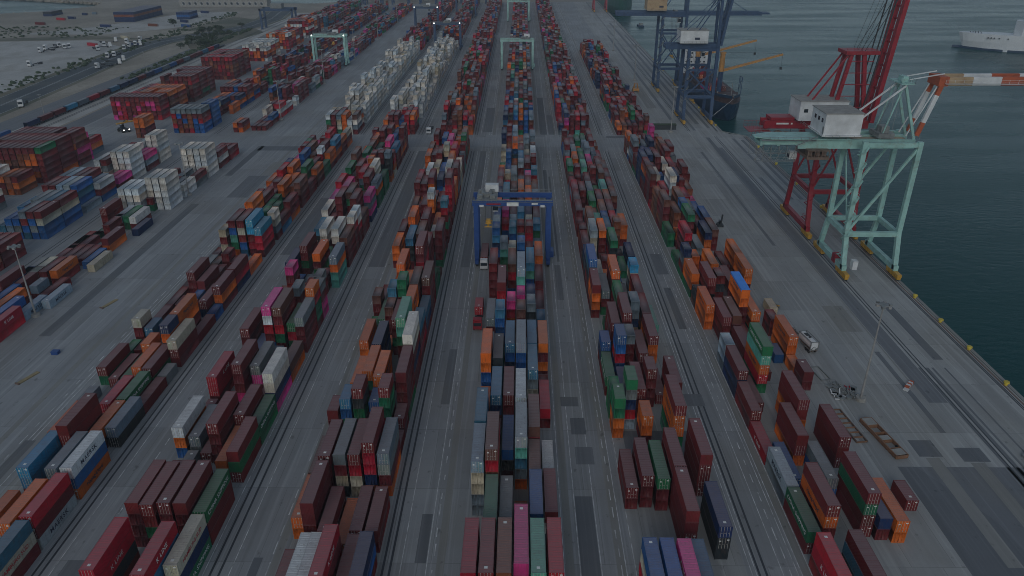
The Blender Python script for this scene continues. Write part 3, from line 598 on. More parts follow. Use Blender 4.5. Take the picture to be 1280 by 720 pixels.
mass('LB',[5],281,294,1,'h'); mass('LB',[5],294,308,3,'b',tops='wm'); mass('LB',range(0,5),283,309,4,'thsmb',.2)
mass('LB',[4,5],309,322,2,'mp'); mass('LB',[3,4,5],322,335,5,'w'); mass('LB',[1,2],318,335,4,'wsm'); mass('LB',[4,5],336,349,3,'m',tops='ph'); mass('LB',[2,3],336,349,4,'pmw'); mass('LB',[3,4,5],350,363,5,'w',.2); mass('LB',[4,5],364,372,2,'m')
mass('LA',range(0,6),300,317,4,'w'); mass('LA',range(0,10),318,358,6,'mmdumo',.15,tops='m'); mass('LA',[9],318,332,6,'m',tops='gmm'); mass('LA',[9],345,358,5,'mp',tops='p'); mass('LA',[6,7,8],302,315,3,'oum')
mass('LA',range(0,10),250,298,3,'hmstw',.25); mass('LB',range(0,6),100,176,3,'mmuh',.3)
mass('LA',range(0,10),436,449,5,'rmmrmp',tops='m'); mass('LA',range(4,10),450,480,5,'mmou',.1,tops='o'); mass('LA',[0,1,2,3],452,500,4,'mmsr',.3)
mass('LB',range(0,6),406,419,5,'murmb',tops='s'); mass('LB',[4,5],420,432,5,'b'); mass('LB',[2,3],437,449,3,'om',tops='y'); mass('LC',[0,1],408,420,2,'mo'); mass('LC',[3,4,5],412,440,2,'mmhb',.3,pe=.15); mass('LC',[2,3,4,5],442,470,3,'wmr',.4,pe=.2)
mass('LA',range(3,10),485,525,6,'mmrmd',.1,tops='m'); mass('LA',range(8,10),500,513,5,'og'); mass('LB',range(1,6),452,479,3,'mombn',.3,pe=.1)
mass('LA',range(2,10),560,610,6,'mmumr',.1); mass('LA',range(3,10),640,690,5,'mowor',.1,tops='w'); mass('LA',range(3,10),705,760,5,'owmro',.15); mass('LA',range(2,10),775,840,6,'womrm',.15)
mass('LA',[11,12],396,409,4,'mu',tops='oo'); mass('LA',range(0,10),361,374,3,'mrpos',.3,pe=.25); mass('LB',range(0,6),480,505,4,'mmrbo',.3); mass('LC',range(0,6),300,326,2,'mhsmwo',.3,pe=.45); mass('LC',range(1,6),263,277,2,'mghb',.3,pe=.4)
fill('LB',510,640,RED+'oonb',[2,3,4],.15); fill('LC',475,560,RED+'wwh',[2,3,4],.15); fill('LC',562,760,RED+'wtb',[2,3],.15); fill('LB',650,1050,RED+'gts',[2,3,4],.15); fill('LC',775,1050,RED+'gts',[2,3],.15); fill('LA',860,1050,RED+'gts',[3,4],.15)
# flatten into single boxes
def proj(X,Y,Z):
    d=Vector((X,Y,Z-CAMH)); cp,sp=math.cos(PIT),math.sin(PIT); cs_,ss_=math.cos(PSI),math.sin(PSI)
    r_=d.x*cs_+d.y*ss_; f_=-d.x*ss_*cp+d.y*cs_*cp-d.z*sp; u_=-d.x*ss_*sp+d.y*cs_*sp+d.z*cp
    if f_<1: return (-9999,-9999)
    return 640+F*r_/f_,360-F*u_/f_
def sp(n,a): return Vector((0,0,0))
ht={}
for s in stacks:
    for k in range(int(s[2]//3),int((s[2]+s[4])//3)+1): ht[(s[0],s[1],k)]=max(ht.get((s[0],s[1],k),0),len(s[3]))
boxes=[]
for s in stacks:
    X0,p,nc=BL[s[0]]; X=X0+s[1]*p; n=len(s[3])
    for i,ch in enumerate(s[3]):
        z=.03+(n-1-i)*TIER; lev=n-i
        q=[proj(X+a*CW,s[2]+b2*s[4],z+c2*CH) for a in (0,1) for b2 in (0,1) for c2 in (0,1)]
        xs=[v[0] for v in q]; ys=[v[1] for v in q]
        inside=max(xs)>2 and min(xs)<1278 and max(ys)>2 and min(ys)<718
        clipx=max(0,min(max(xs),1280)-max(min(xs),0))/max(1,max(xs)-min(xs)); clipy=max(0,min(max(ys),720)-max(min(ys),0))/max(1,max(ys)-min(ys))
        A=0
        if inside:
            t=proj(X,s[2],z+CH); t2=proj(X+CW,s[2],z+CH); t3=proj(X,s[2]+s[4],z+CH); bl=proj(X,s[2],z)
            if i==0: A+=abs(t2[0]-t[0])*abs(t3[1]-t[1])
            front=ht.get((s[0],s[1],int((s[2]-3)//3)),0)
            if front<lev: A+=abs(t2[0]-t[0])*abs(bl[1]-t[1])
            nb=s[1]+(1 if X<0 else -1)
            side=sum(1 for k in range(int(s[2]//3),int((s[2]+s[4])//3)+1) if ht.get((s[0],nb,k),0)<lev)/max(1,s[4]//3)
            A+=side*abs(t3[0]-t[0])*abs(bl[1]-t[1])*.8
            A*=clipx*clipy
        boxes.append(dict(b=s[0],c=s[1],X=X+R.uniform(-.04,.04),Y=s[2]+R.uniform(-.05,.05),z=z,L=s[4],ch=ch,i=i,n=n,A=A,lev=lev))
boxes.sort(key=lambda d:-d['A'])
TEXTS=[] 
NIND=300
near=boxes[:NIND-10]; rest=boxes[NIND-10:]
ORD=['first','second','third','fourth','fifth','sixth','seventh','eighth','ninth','tenth','eleventh','twelfth','13th','14th','15th','16th','17th','18th','19th','20th','21st','22nd','23rd','24th','25th','26th','27th','28th','29th','30th']
used={}
def clab(d):
    row=ORD[d['c']]; bay=ORD[min(29,max(0,int((d['Y']-74)//12.75)))]
    tw='ground tier' if d['lev']==1 and d['n']>1 else ('single' if d['n']==1 else ('topmost' if d['i']==0 else ORD[d['lev']-1]+' tier up'))
    sz={12:'long',6:'short',13:'extra-long'}[int(d['L'])]
    l=f"{CNAME[d['ch']]} {sz} container, {tw}, {row} row, {bay} bay, {BNAME[d['b']]}"
    return l
for d in near:
    l=clab(d)
    if l in used:
        used[l]+=1; l=l.replace(' bay,',' bay rear,') if used[l]==2 else l.replace(' bay,',' bay rearmost,')
    else: used[l]=1
    make_container(d,None,l)
# remaining boxes: one object, every box a recessed-panel solid
def rest_mesh(bs):
    import numpy as np
    t=MB(); W=CW/2
    def tmpl(L):
        t=MB(); t.box(-W,0,0,W,L,CH)
        # replace side/top/front by framed recessed panels
        t=MB()
        V=lambda *a: a
        def panel(o,u,v,n,iu,iv,dp):
            o,u,v,n=map(Vector,(o,u,v,n)); uu=u.normalized()*iu; vv=v.normalized()*iv
            a=[o,o+u,o+u+v,o+v]; b=[o+uu+vv,o+u-uu+vv,o+u-uu+v-vv,o+uu+v-vv]; c=[p-n*dp for p in b]
            k=len(t.v); t.v+=[tuple(p) for p in a+b+c]
            for i in range(4):
                j=(i+1)%4; t.f.append((k+i,k+j,k+4+j,k+4+i)); t.f.append((k+4+i,k+4+j,k+8+j,k+8+i)); t.mi+=[0,0]
            t.f.append((k+8,k+9,k+10,k+11)); t.mi.append(0)
        panel((-W,0,CH),(2*W,0,0),(0,L,0),(0,0,1),.1,.16,.03)
        panel((-W,0,0),(2*W,0,0),(0,0,CH),(0,-1,0),.15,.14,.07)
        panel((W,0,0),(0,L,0),(0,0,CH),(1,0,0),.15,.13,.04)
        panel((-W,L,0),(0,-L,0),(0,0,CH),(-1,0,0),.15,.13,.04)
        panel((W,L,0),(-2*W,0,0),(0,0,CH),(0,1,0),.15,.14,.05)
        for x in (-.62,-.06,.06,.62): t.box(x-.03,.0,.1,x+.03,.03,CH-.1)
        return t
    cache={}
    VV=[];FF=[];CC=[];off=0
    for d in bs:
        L=d['L']
        if L not in cache:
            tt=tmpl(L); cache[L]=(np.array(tt.v,dtype=np.float32),np.array(tt.f,dtype=np.int32))
        v,f=cache[L]; rr=random.Random(int(d['X']*13+d['Y']*7+d['z']*3))
        VV.append(v+np.array([d['X']+CW/2,d['Y'],d['z']],dtype=np.float32)); FF.append(f+off); off+=len(v)
        CC.append(np.tile(np.array([*jcol(d['ch'],rr),1],dtype=np.float32),(len(v),1)))
    V=np.concatenate(VV); Fc=np.concatenate(FF); Cc=np.concatenate(CC)
    me=bpy.data.meshes.new('stacked_containers'); me.vertices.add(len(V)); me.vertices.foreach_set('co',V.ravel())
    me.loops.add(Fc.size); me.loops.foreach_set('vertex_index',Fc.ravel()); me.polygons.add(len(Fc))
    me.polygons.foreach_set('loop_start',np.arange(0,Fc.size,4,dtype=np.int32)); me.update(calc_edges=True)
    at=me.attributes.new('paint','FLOAT_COLOR','POINT'); at.data.foreach_set('color',Cc.ravel())
    me.materials.append(M['paint_attr']); return me
o=bpy.data.objects.new('stacked_containers',rest_mesh(rest)); C.objects.link(o); stuff(o,'mass of smaller and farther shipping containers filling the yard blocks','containers')
print('containers',len(boxes))
# ------------------------------------------------------------------ rubber tyred gantries
def rtg(Y,mt,label,xl=-14.4,xr=9.8,trol=-10.5,zt=23.2,detail=True,spread=True,lit=False,sign=False,group=None):
    g=empty('gantry_crane',((xl+xr)/2,Y,0),label,'gantry crane',group); cx=(xl+xr)/2
    a,b_=xl-cx,xr-cx; Wb=4.2
    for x in (a,b_):
        for y in (-Wb,Wb): MB().box(x-.8,y-.5,1.6,x+.8,y+.5,zt-1.7).build('leg',mt,g)
        MB().box(x-.6,-Wb-2.2,1.1,x+.6,Wb+2.2,2.3).build('sill_beam',mt,g)
        bo=MB()
        for y in (-Wb-1.7,Wb-.2): bo.box(x-.5,y,.5,x+.5,y+1.9,1.1)
        bo=bo.build('bogie',M['dark_steel'],g)
        for y in (-Wb-1.2,-Wb+.6,Wb-.6,Wb+1.2): MB().tube((x-.35,y,.75),(x+.35,y,.75),.75,k=12).build('tyre',M['rubber'],bo)
    for y in (-Wb,Wb):
        m_=MB().box(a-1.2,y-.55,zt-1.7,b_+1.2,y+.55,zt); gi=m_.build('girder',mt,g)
        MB().box(a-1.0,y-.12,zt,b_+1.0,y+.12,zt+.14).build('trolley_rail',M['grey_steel'],gi)
        rl_=MB()
        yy=y+(.8 if y>0 else -.8)
        rl_.box(a-1.2,min(y,yy),zt-.35,b_+1.2,max(y,yy),zt-.28)
        k=a-1.2
        while k<b_+1.2: rl_.box(k-.03,yy-.03,zt-.3,k+.03,yy+.03,zt+.75); k+=1.6
        rl_.box(a-1.2,yy-.03,zt+.7,b_+1.2,yy+.03,zt+.76); rl_.build('walkway',M['grey_steel'],gi)
    for x in (a,b_): MB().box(x-.4,-Wb,zt-2.6,x+.4,Wb,zt-1.75).build('end_tie',mt,g)
    # stairs on the left leg
    st=MB()
    for k in range(7):
        z=2.3+k*2.7; st.beam((a-1.0,-3+(k%2)*5,z),(a-1.0,2-(k%2)*5,z+2.7),.5,.15)
    st.build('stair',M['grey_steel'],g)
    MB().box(b_+.7,-1.8,1.8,b_+2.0,2.2,4.0).build('power_pack',mt,g)
    tx=trol-cx
    tr=MB().box(tx-3.6,-Wb-.7,zt+.15,tx+3.2,Wb+.7,zt+.45)
    for x,y in ((tx-2.5,-3),(tx-.4,-1.2),(tx+1.6,-3.2),(tx-2.2,2.2),(tx+1.3,2.8)): tr.box(x-.8,y-.7,zt+.45,x+.8,y+.7,zt+1.6)
    tr.tube((tx-1.6,-1.6,zt+1.2),(tx-1.6,1.8,zt+1.2),.55); tr.tube((tx+.8,-1.6,zt+1.2),(tx+.8,1.8,zt+1.2),.55)
    to=tr.build('trolley',M['grey_steel'],g)
    MB().box(tx-1.0,Wb-1.2,zt+.5,tx+3.4,Wb+1.0,zt+3.0).build('machinery_cover',M['white_paint'],to)
    cb_=MB().box(tx+1.6,-2.6,zt-4.4,tx+3.4,-.6,zt-2.0).build('cabin',M['white_paint'],g); MB().box(tx+1.62,-2.66,zt-4.1,tx+3.38,-2.6,zt-2.6).build('window',M['glass'],cb_)
    if spread:
        zs=13.6 if trol<cx-4 else 17
        sp_=MB().box(tx-1.0,-.9,zs,tx+1.0,.9,zs+.6); sp_.box(tx-.35,-3.1,zs-.25,tx+.35,3.1,zs+.15)
        for y in (-3.05,2.85): sp_.box(tx-1.2,y,zs-.35,tx+1.2,y+.22,zs)
        sp_.box(tx-.7,-.7,zs+.6,tx+.7,.7,zs+1.5)
        so_=sp_.build('spreader',M['yellow_paint'],g)
        rp=MB()
        for x in (-.9,.9):
            for y in (-1.4,1.4): rp.beam((tx+x,y,zs+.6),(tx+x*1.3,y*1.2,zt+.3),.07)
        rp.build('hoist_rope',M['dark_steel'],so_)
    if sign:
        MB().box(-1.9,-Wb-.62,zt-1.75,2.0,-Wb-.56,zt-.35).build('sign_board',M['white_text'],g)
        MB().box(6.3,-Wb-.62,zt-1.2,8.3,-Wb-.56,zt-.6).build('sign_board',M['white_text'],g)
        MB().box(-8.6,-Wb-.60,zt-1.35,-3.9,-Wb-.56,zt-.8).build('stripe',M['red_crane'],g)
        for x in (-10.2,9.9): MB().box(x-.7,-Wb-.9,zt-2.0,x+.7,-Wb-.56,zt-1.3).build('floodlight',M['white_paint'],g)
    if lit:
        for x in (a,b_): sphere_lamp(g,(x,-Wb-.6,zt-.2),.5,'floodlight')
    return g
rtg(236.5,M['blue_crane'],'bright blue gantry crane astride the central container block',sign=True)
rtg(606,M['aqua_crane'],'pale aqua gantry crane straddling the central block, nearer of two',trol=4,spread=False,group='far gantry cranes over the yard')
rtg(915,M['aqua_crane'],'pale aqua gantry crane at the far end of the central block',trol=4,spread=False,group='far gantry cranes over the yard')
rtg(708,M['blue_grey_crane'],'dark blue gantry crane with lit floodlights behind the white reefers, right one',xl=-77.5,xr=-54.5,trol=-66,spread=False,lit=True,group='far gantry cranes over the yard')
rtg(845,M['blue_grey_crane'],'dark blue gantry crane with lit floodlights, farther left of the pair',xl=-113,xr=-88.5,trol=-100,spread=False,lit=True,group='far gantry cranes over the yard')
rtg(622,M['aqua_crane'],'aqua gantry crane over the western blocks beside the wide road',xl=-166.0,xr=-140.5,trol=-150,lit=True,zt=24,group='far gantry cranes over the yard')
rtg(960,M['blue_grey_crane'],'distant dark blue gantry crane near the horizon, left of centre',xl=-77.5,xr=-54.5,trol=-66,spread=False,group='far gantry cranes over the yard')
# ------------------------------------------------------------------ ship to shore cranes
def legs4(g,Xl,Xw,Ya,Yb,foot,zp,zg,mt,w=1.5,bend=3.0):
    for X in (Xl,Xw):
        for Yt,s in ((Ya,-1),(Yb,1)):
            lg=MB().beam((X,Yt,zp),(X,Yt,zg),w,w*.9); lg.beam((X,Yt+s*bend,foot),(X,Yt,zp+.4),w,w*.9)
            lg.build('leg',mt,g)
        MB().beam((X,Ya-bend-1,foot+.6),(X,Yb+bend+1,foot+.6),1.5,1.8).build('sill_beam',mt,g)
        MB().beam((X,Ya,zp),(X,Yb,zp),1.2,1.6).build('portal_tie',mt,g)
        for Yt,s in ((Ya,-1),(Yb,1)):
            bo=MB()
            y0=Yt+s*bend
            bo.box(X-.7,y0-4.2,1.4,X+.7,y0+4.2,2.3)
            for k in (-3.2,-1.1,1.1,3.2): bo.box(X-.6,y0+k-.9,.55,X+.6,y0+k+.9,1.4)
            b_=bo.build('bogie',M['yellow_paint'],g)
            wh=MB()
            for k in (-3.7,-2.7,-1.6,-.6,.6,1.6,2.7,3.7): wh.tube((X-.3,y0+k,.42),(X+.3,y0+k,.42),.4,k=8)
            wh.build('wheel_set',M['dark_steel'],b_)
    for Y in (Ya,Yb):
        MB().beam((Xl,Y,zp),(Xw,Y,zp),1.3,1.6).build('portal_beam',mt,g)
        MB().beam((Xl,Y,zg-1),(Xw,Y,zg-1),1.1,1.4).build('cross_beam',mt,g)
def stairs(g,X,Y,z0,z1,mt,w=1.6):
    s=MB(); z=z0;k=0
    while z<z1:
        a=k*math.pi/2
        p=(X+w*math.cos(a),Y+w*math.sin(a),z); q=(X+w*math.cos(a+math.pi/2),Y+w*math.sin(a+math.pi/2),z+1.4)
        s.beam(p,q,.55,.14); s.beam((p[0],p[1],p[2]+1),(q[0],q[1],q[2]+1),.07,.07); z+=1.4;k+=1
    s.build('spiral_stair',mt,g)
def railing(m_,pts,h=1.1,st=2.2):
    for a,b_ in zip(pts,pts[1:]):
        a=Vector(a);b_=Vector(b_); n=max(1,int((b_-a).length/st))
        m_.beam(a+Vector((0,0,h)),b_+Vector((0,0,h)),.07); m_.beam(a+Vector((0,0,h/2)),b_+Vector((0,0,h/2)),.05)
        for i in range(n+1):
            p=a.lerp(b_,i/n); m_.beam(p,p+Vector((0,0,h)),.07)
# aqua crane
A=M['aqua_crane']; cy=235.0
g=empty('quay_crane',(115.5,cy,0),'pale aqua quay crane with boxy white machinery house and striped boom','quay crane'); 
def loc(p): return (p[0]-115.5,p[1]-cy,p[2])
class LMB(MB):
    def __init__(s,ox,oy): super().__init__(); s.ox=ox; s.oy=oy
    def build(s,*a,**k):
        s.v=[(x-s.ox,y-s.oy,z) for x,y,z in s.v]; return MB.build(s,*a,**k)
_MB=MB
def with_origin(ox,oy):
    class Q(_MB):
        def build(s,*a,**k):
            s.v=[(x-ox,y-oy,z) for x,y,z in s.v]; return _MB.build(s,*a,**k)
    return Q
MB=with_origin(115.5,cy)
legs4(g,107,124,227.5,242.5,2.6,13.8,44.5,A)
for X,Y in ((107,227.5),): stairs(g,X,Y-.2,4,42,A)
for Y in (227.5,242.5):
    MB().beam((107.3,Y,15),(123.7,Y,42.5),.75).build('brace',A,g)
MB().beam((107,227.5,15),(107,242.5,43),.4).build('brace',A,g)
for Y in (232.2,237.8):
    b_=MB(); b_.beam((88,Y,42.6),(124.5,Y,42.6),1.1,3.0)
    b_.quad([(88,Y-.55,44.1),(88,Y+.55,44.1),(76,Y+.55,43.4),(76,Y-.55,43.4)]); b_.prism([(76,Y-.55),(88,Y-.55),(88,Y+.55),(76,Y+.55)],42.4,43.9)
    gi=b_.build('girder',A,g)
for X in (76.5,82,88,94,101): MB().beam((X,232.2,42.4),(X,237.8,42.4),.8,1.0).build('girder_tie',A,g)
q=MB(); q.box(76,230.2,43.95,93,231.6,44.05); railing(q,[(76,230.2,44),(93,230.2,44)]); railing(q,[(76,239.8,44),(93,239.8,44)]); railing(q,[(94,227,45.4),(123,227,45.4)]); q.build('walkway',M['grey_steel'],g)
q=MB(); q.prism([(74.5,233.6),(80,230.7),(104,230.7),(104,239.3),(80,239.3),(74.5,236.4)],44.15,44.45); q.build('rear_deck',A,g)
q=MB(); q.box(105.2,233.0,43.4,122.8,237.0,43.6); q.build('girder_deck',M['weathered_cream'],g)
# hanging rear platforms and service gear
q=MB()
for X in (75,77,79.5,82,84.5,87): q.beam((X,231,42),(X,231,37.5),.12); q.beam((X,239,42),(X,239,37.5),.12)
q.box(74.5,230.4,37.3,87.5,231.2,37.4); q.box(74.5,238.8,37.3,87.5,239.6,37.4); q.box(80,231.2,37.3,81,238.8,37.4); railing(q,[(74.5,230.6,37.4),(87.5,230.6,37.4)]); railing(q,[(74.5,230.6,39.6),(87.5,230.6,39.6)])
for k in range(6): q.beam((74.5+2.2*k,230.6,37.5),(76.5+2.2*k,230.6,41.8),.1)
q.build('service_platform',M['grey_steel'],g)
q=MB(); q.box(90.5,229.2,38.2,97.5,240.8,39.0); q.box(90.5,229.2,40.9,97.5,240.8,41.2)
for k in range(7): q.beam((90.6+1.1*k,229.2,38.6),(90.6+1.1*k,229.2,41),.18)
for X in (92,94.5,96.5): q.box(X-.6,231,39,X+.6,234,40.6)
q.build('trolley',M['rusty_steel'],g)
q=MB(); q.box(87.8,237.2,36.0,90.2,239.2,38.6); cb_=q.build('cabin',M['white_paint'],g)
q=MB(); q.box(87.7,237.3,36.5,87.78,239.1,37.9); q.build('window',M['glass'],cb_)
# machinery house
q=MB(); q.box(94.2,229.2,46.1,105.6,240.8,52.6); mh=q.build('machinery_house',M['white_paint'],g)
q=MB(); q.prism([(93.9,228.9),(105.9,228.9),(105.9,241.1),(93.9,241.1)],52.6,52.85); q.build('roof',M['pile_concrete'],mh)
q=MB(); q.box(93.7,228.7,45.7,106.1,241.4,46.1); q.build('floor_frame',M['white_paint'],mh)
for yy in (231,234,237): q=MB(); q.box(94.12,yy,49.6,94.2,yy+1.3,50.8); q.build('window',M['glass'],mh)
q=MB(); q.box(94.1,229.4,46.3,94.2,230.4,48.6); q.build('door',M['grey_steel'],mh)
q=MB(); railing(q,[(92.2,228,46),(92.2,244,46)]); railing(q,[(92.2,228,43.8),(88,228,43.8)]); q.beam((92.2,228,46),(86,228,43),.5,.12); q.build('handrail',M['grey_steel'],mh)
# A frame, backstays, boom
for Y in (232.2,237.8):
    MB().beam((124,Y,44),(117.5,Y,61.5),.75).build('mast_leg',A,g)
    MB().beam((113.5,Y,44),(117.5,Y,61.5),.35).build('mast_brace',A,g)
    MB().beam((104.5,Y-1.6,50.0),(117.2,Y-1.6,61),.45).build('backstay',M['white_paint'],g)
q=MB(); q.box(115.6,230.4,61.3,119.6,239.6,61.6); railing(q,[(115.6,230.4,61.5),(119.6,230.4,61.5),(119.6,239.6,61.5)],1.2,1.3)
for k in range(5): q.tube((116.2+.7*k,231+1.6*k,62.3),(116.2+.7*k,231.8+1.6*k,62.3),.6)
q.box(117,233,61.6,118.6,236.4,63.2); q.build('mast_head',A,g)
q=MB()
for X,Y in ((114,230),(116,231),(112.5,233),(115,240)): q.beam((X,Y,44.5),(X+2.3,235,61),.09)
q.box(112.5,231.5,44.5,117.5,238.5,46.0); q.box(113.5,232.5,46,116,236,48); q.build('rope_gear',M['grey_steel'],g)
# folded inner boom and level outer boom, banded orange and white
K0=Vector((124.6,0,45.2)); K1=Vector((128.9,0,62.0)); K2=Vector((172,0,62.2))
def banded(P,Q,cols,Ys,w,h):
    n=len(cols)
    for Y in Ys:
        for i in range(n):
            a=P.lerp(Q,i/n); b2=P.lerp(Q,(i+1)/n); a=Vector((a.x,Y,a.z)); b2=Vector((b2.x,Y,b2.z))
            q=MB(); q.beam(a,b2,w,h); q.build('boom_section',M[cols[i]],g)
banded(K0,K1,['rust_orange','white_paint','white_paint','rust_orange'],(232.2,237.8),.9,1.3)
banded(K1,K2,['weathered_cream','white_paint','rust_orange','white_paint','rust_orange'],(232.2,237.8),1.0,2.5)
q=MB(); q.box(127.3,231.5,60.6,130.2,238.5,63.4); q.build('boom_knuckle',M['rust_orange'],g)
for k in range(12):
    X=131+k*3.4; q=MB(); q.beam((X,232.7,62.2),(X,237.3,62.2),.4); q.build('boom_tie',M['white_paint'],g)
q=MB(); 
for Y in (230.9,239.1): q.box(129,Y-.4,61.4,170,Y+.4,61.5); railing(q,[(129,Y,61.5),(170,Y,61.5)],1.1,2.6)
q.build('boom_walkway',M['white_paint'],g)
q=MB()
for Y in (232.6,237.4): q.beam((118.8,Y,62.4),(128.9,Y,64.2),.28); q.beam((121.5,Y,45),(127.6,Y,60.5),.3)
q.build('forestay',M['white_paint'],g)
for p in ((110.5,226.4,14.9),(120.5,226.4,14.9)): sphere_lamp(g,loc(p),.32,'floodlight')
for p in ((107,226.5,15.4),): pass
q=MB(); q.box(106.0,229.6,2.4,108.2,232.2,5.4); q.build('cable_reel_box',M['red_crane'],g)
q=MB(); q.box(108.6,221.5,3.6,110.2,223.6,6.6); q.build('electrical_cabinet',M['white_paint'],g)
# red crane
cy=271.5; MB=with_origin(115.5,cy); Rm=M['red_crane']
g=empty('quay_crane',(115.5,cy,0),'dark red quay crane with its boom raised behind the aqua crane','quay crane')
legs4(g,107,124,262,281,2.6,16.5,39,Rm)
stairs(g,107,262,4,37,Rm)
for Y in (262,281): MB().beam((107.3,Y,17.5),(115.5,Y,38),.6).build('brace',Rm,g); MB().beam((123.7,Y,17.5),(115.5,Y,38),.6).build('brace',Rm,g)
MB().beam((107,262,18),(107,281,38),.5).build('brace',Rm,g)
for Y in (269.3,273.7):
    q=MB(); q.beam((88.5,Y,39.6),(126,Y,39.6),1.4,2.8); q.build('girder',Rm,g)
for X in (89,96,103,112): MB().beam((X,269.3,39.6),(X,273.7,39.6),.8,1.2).build('girder_tie',Rm,g)
q=MB(); railing(q,[(83,268,37.4),(90.5,268,37.4)],2.2,1.4); railing(q,[(83,275,37.4),(90.5,275,37.4)],2.2,1.4); q.box(83,268,37.2,91,275,37.35)
for k in range(5): q.beam((84+1.5*k,268,37.2),(84+1.5*k,268,35.6),.1)
q.build('service_platform',Rm,g)
q=MB(); q.tube((94,268.2,35.6),(94,269.6,35.6),1.9,k=14); q.tube((97,268.4,35.6),(97,269.4,35.6),1.5,k=14); q.build('cable_reel',M['rusty_steel'],g)
q=MB(); q.box(90.5,268.5,41.1,99,274.5,42.2); q.build('walkway_deck',Rm,g)
q=MB(); q.box(92.8,268.52,39.7,97.2,268.59,40.3); q.box(98,268.52,39.7,98.6,268.59,40.3); q.build('name_plate',M['white_text'],g)
q=MB(); q.box(99.5,266,41.6,116.5,277,48.4); mh=q.build('machinery_house',M['white_paint'],g)
q=MB(); q.prism([(99.2,265.7),(116.8,265.7),(116.8,277.3),(99.2,277.3)],48.4,48.6); q.build('roof',M['pile_concrete'],mh)
for X in (101,104.5,112): q=MB(); q.box(X,265.92,44.6,X+1.4,265.99,45.8); q.build('window',M['glass'],mh)
for Y in (268.8,274.2):
    MB().beam((124,Y,39.5),(119.5,Y,64.5),1.3).build('mast_leg',Rm,g)
    MB().beam((112.0,Y,41),(115.2,Y,64.5),1.2).build('mast_leg',Rm,g)
    MB().beam((100.5,Y,42.5),(114.5,Y,64.5),.5).build('backstay',Rm,g)
q=MB(); q.box(112.8,267.5,64.2,124.5,275.5,65.4); railing(q,[(112.8,267.5,65.4),(124.5,267.5,65.4)]); q.build('mast_head',Rm,g)
q=MB()
for k in range(6): q.beam((113+.2*k,268,42+k*4),(123,268,42+k*4),.25)
q.build('mast_ladder',Rm,g)
for Y in (268.6,274.4):
    q=MB(); q.beam((126.5,Y,40.5),(130.6,Y,92),1.5,2.2,up=(0,1,0)); q.build('boom',Rm,g)
for k in range(14):
    t_=k/13; q=MB(); q.beam((126.5+4.1*t_,269.4,40.5+51*t_),(126.5+4.1*t_,273.6,40.5+51*t_),.5); q.build('boom_tie',Rm,g)
q=MB()
for Y in (268,271,275): q.beam((119,Y,65),(129.5,Y,88),.16); q.beam((118,Y,65),(125.5,Y,96),.1); q.beam((122,Y,42),(127,Y,88),.35)
q.build('boom_stay',M['dark_steel'],g)
sphere_lamp(g,(122.5-115.5,267-cy,66),.4,'floodlight'); sphere_lamp(g,(106.5-115.5,261-cy,33.5),.3,'floodlight')
q=MB(); q.box(98,270.2,33.6,103.5,272.8,34.4); q.box(97.4,265.5,33,98,277.5,33.6); q.box(103.5,265.5,33,104.1,277.5,33.6); sp_=q.build('spreader',M['yellow_paint'],g)
q=MB(); q.beam((99,270.6,34.4),(99,270.6,38.4),.1); q.beam((102.5,272.4,34.4),(102.5,272.4,38.4),.1); q.build('hoist_rope',M['dark_steel'],sp_)
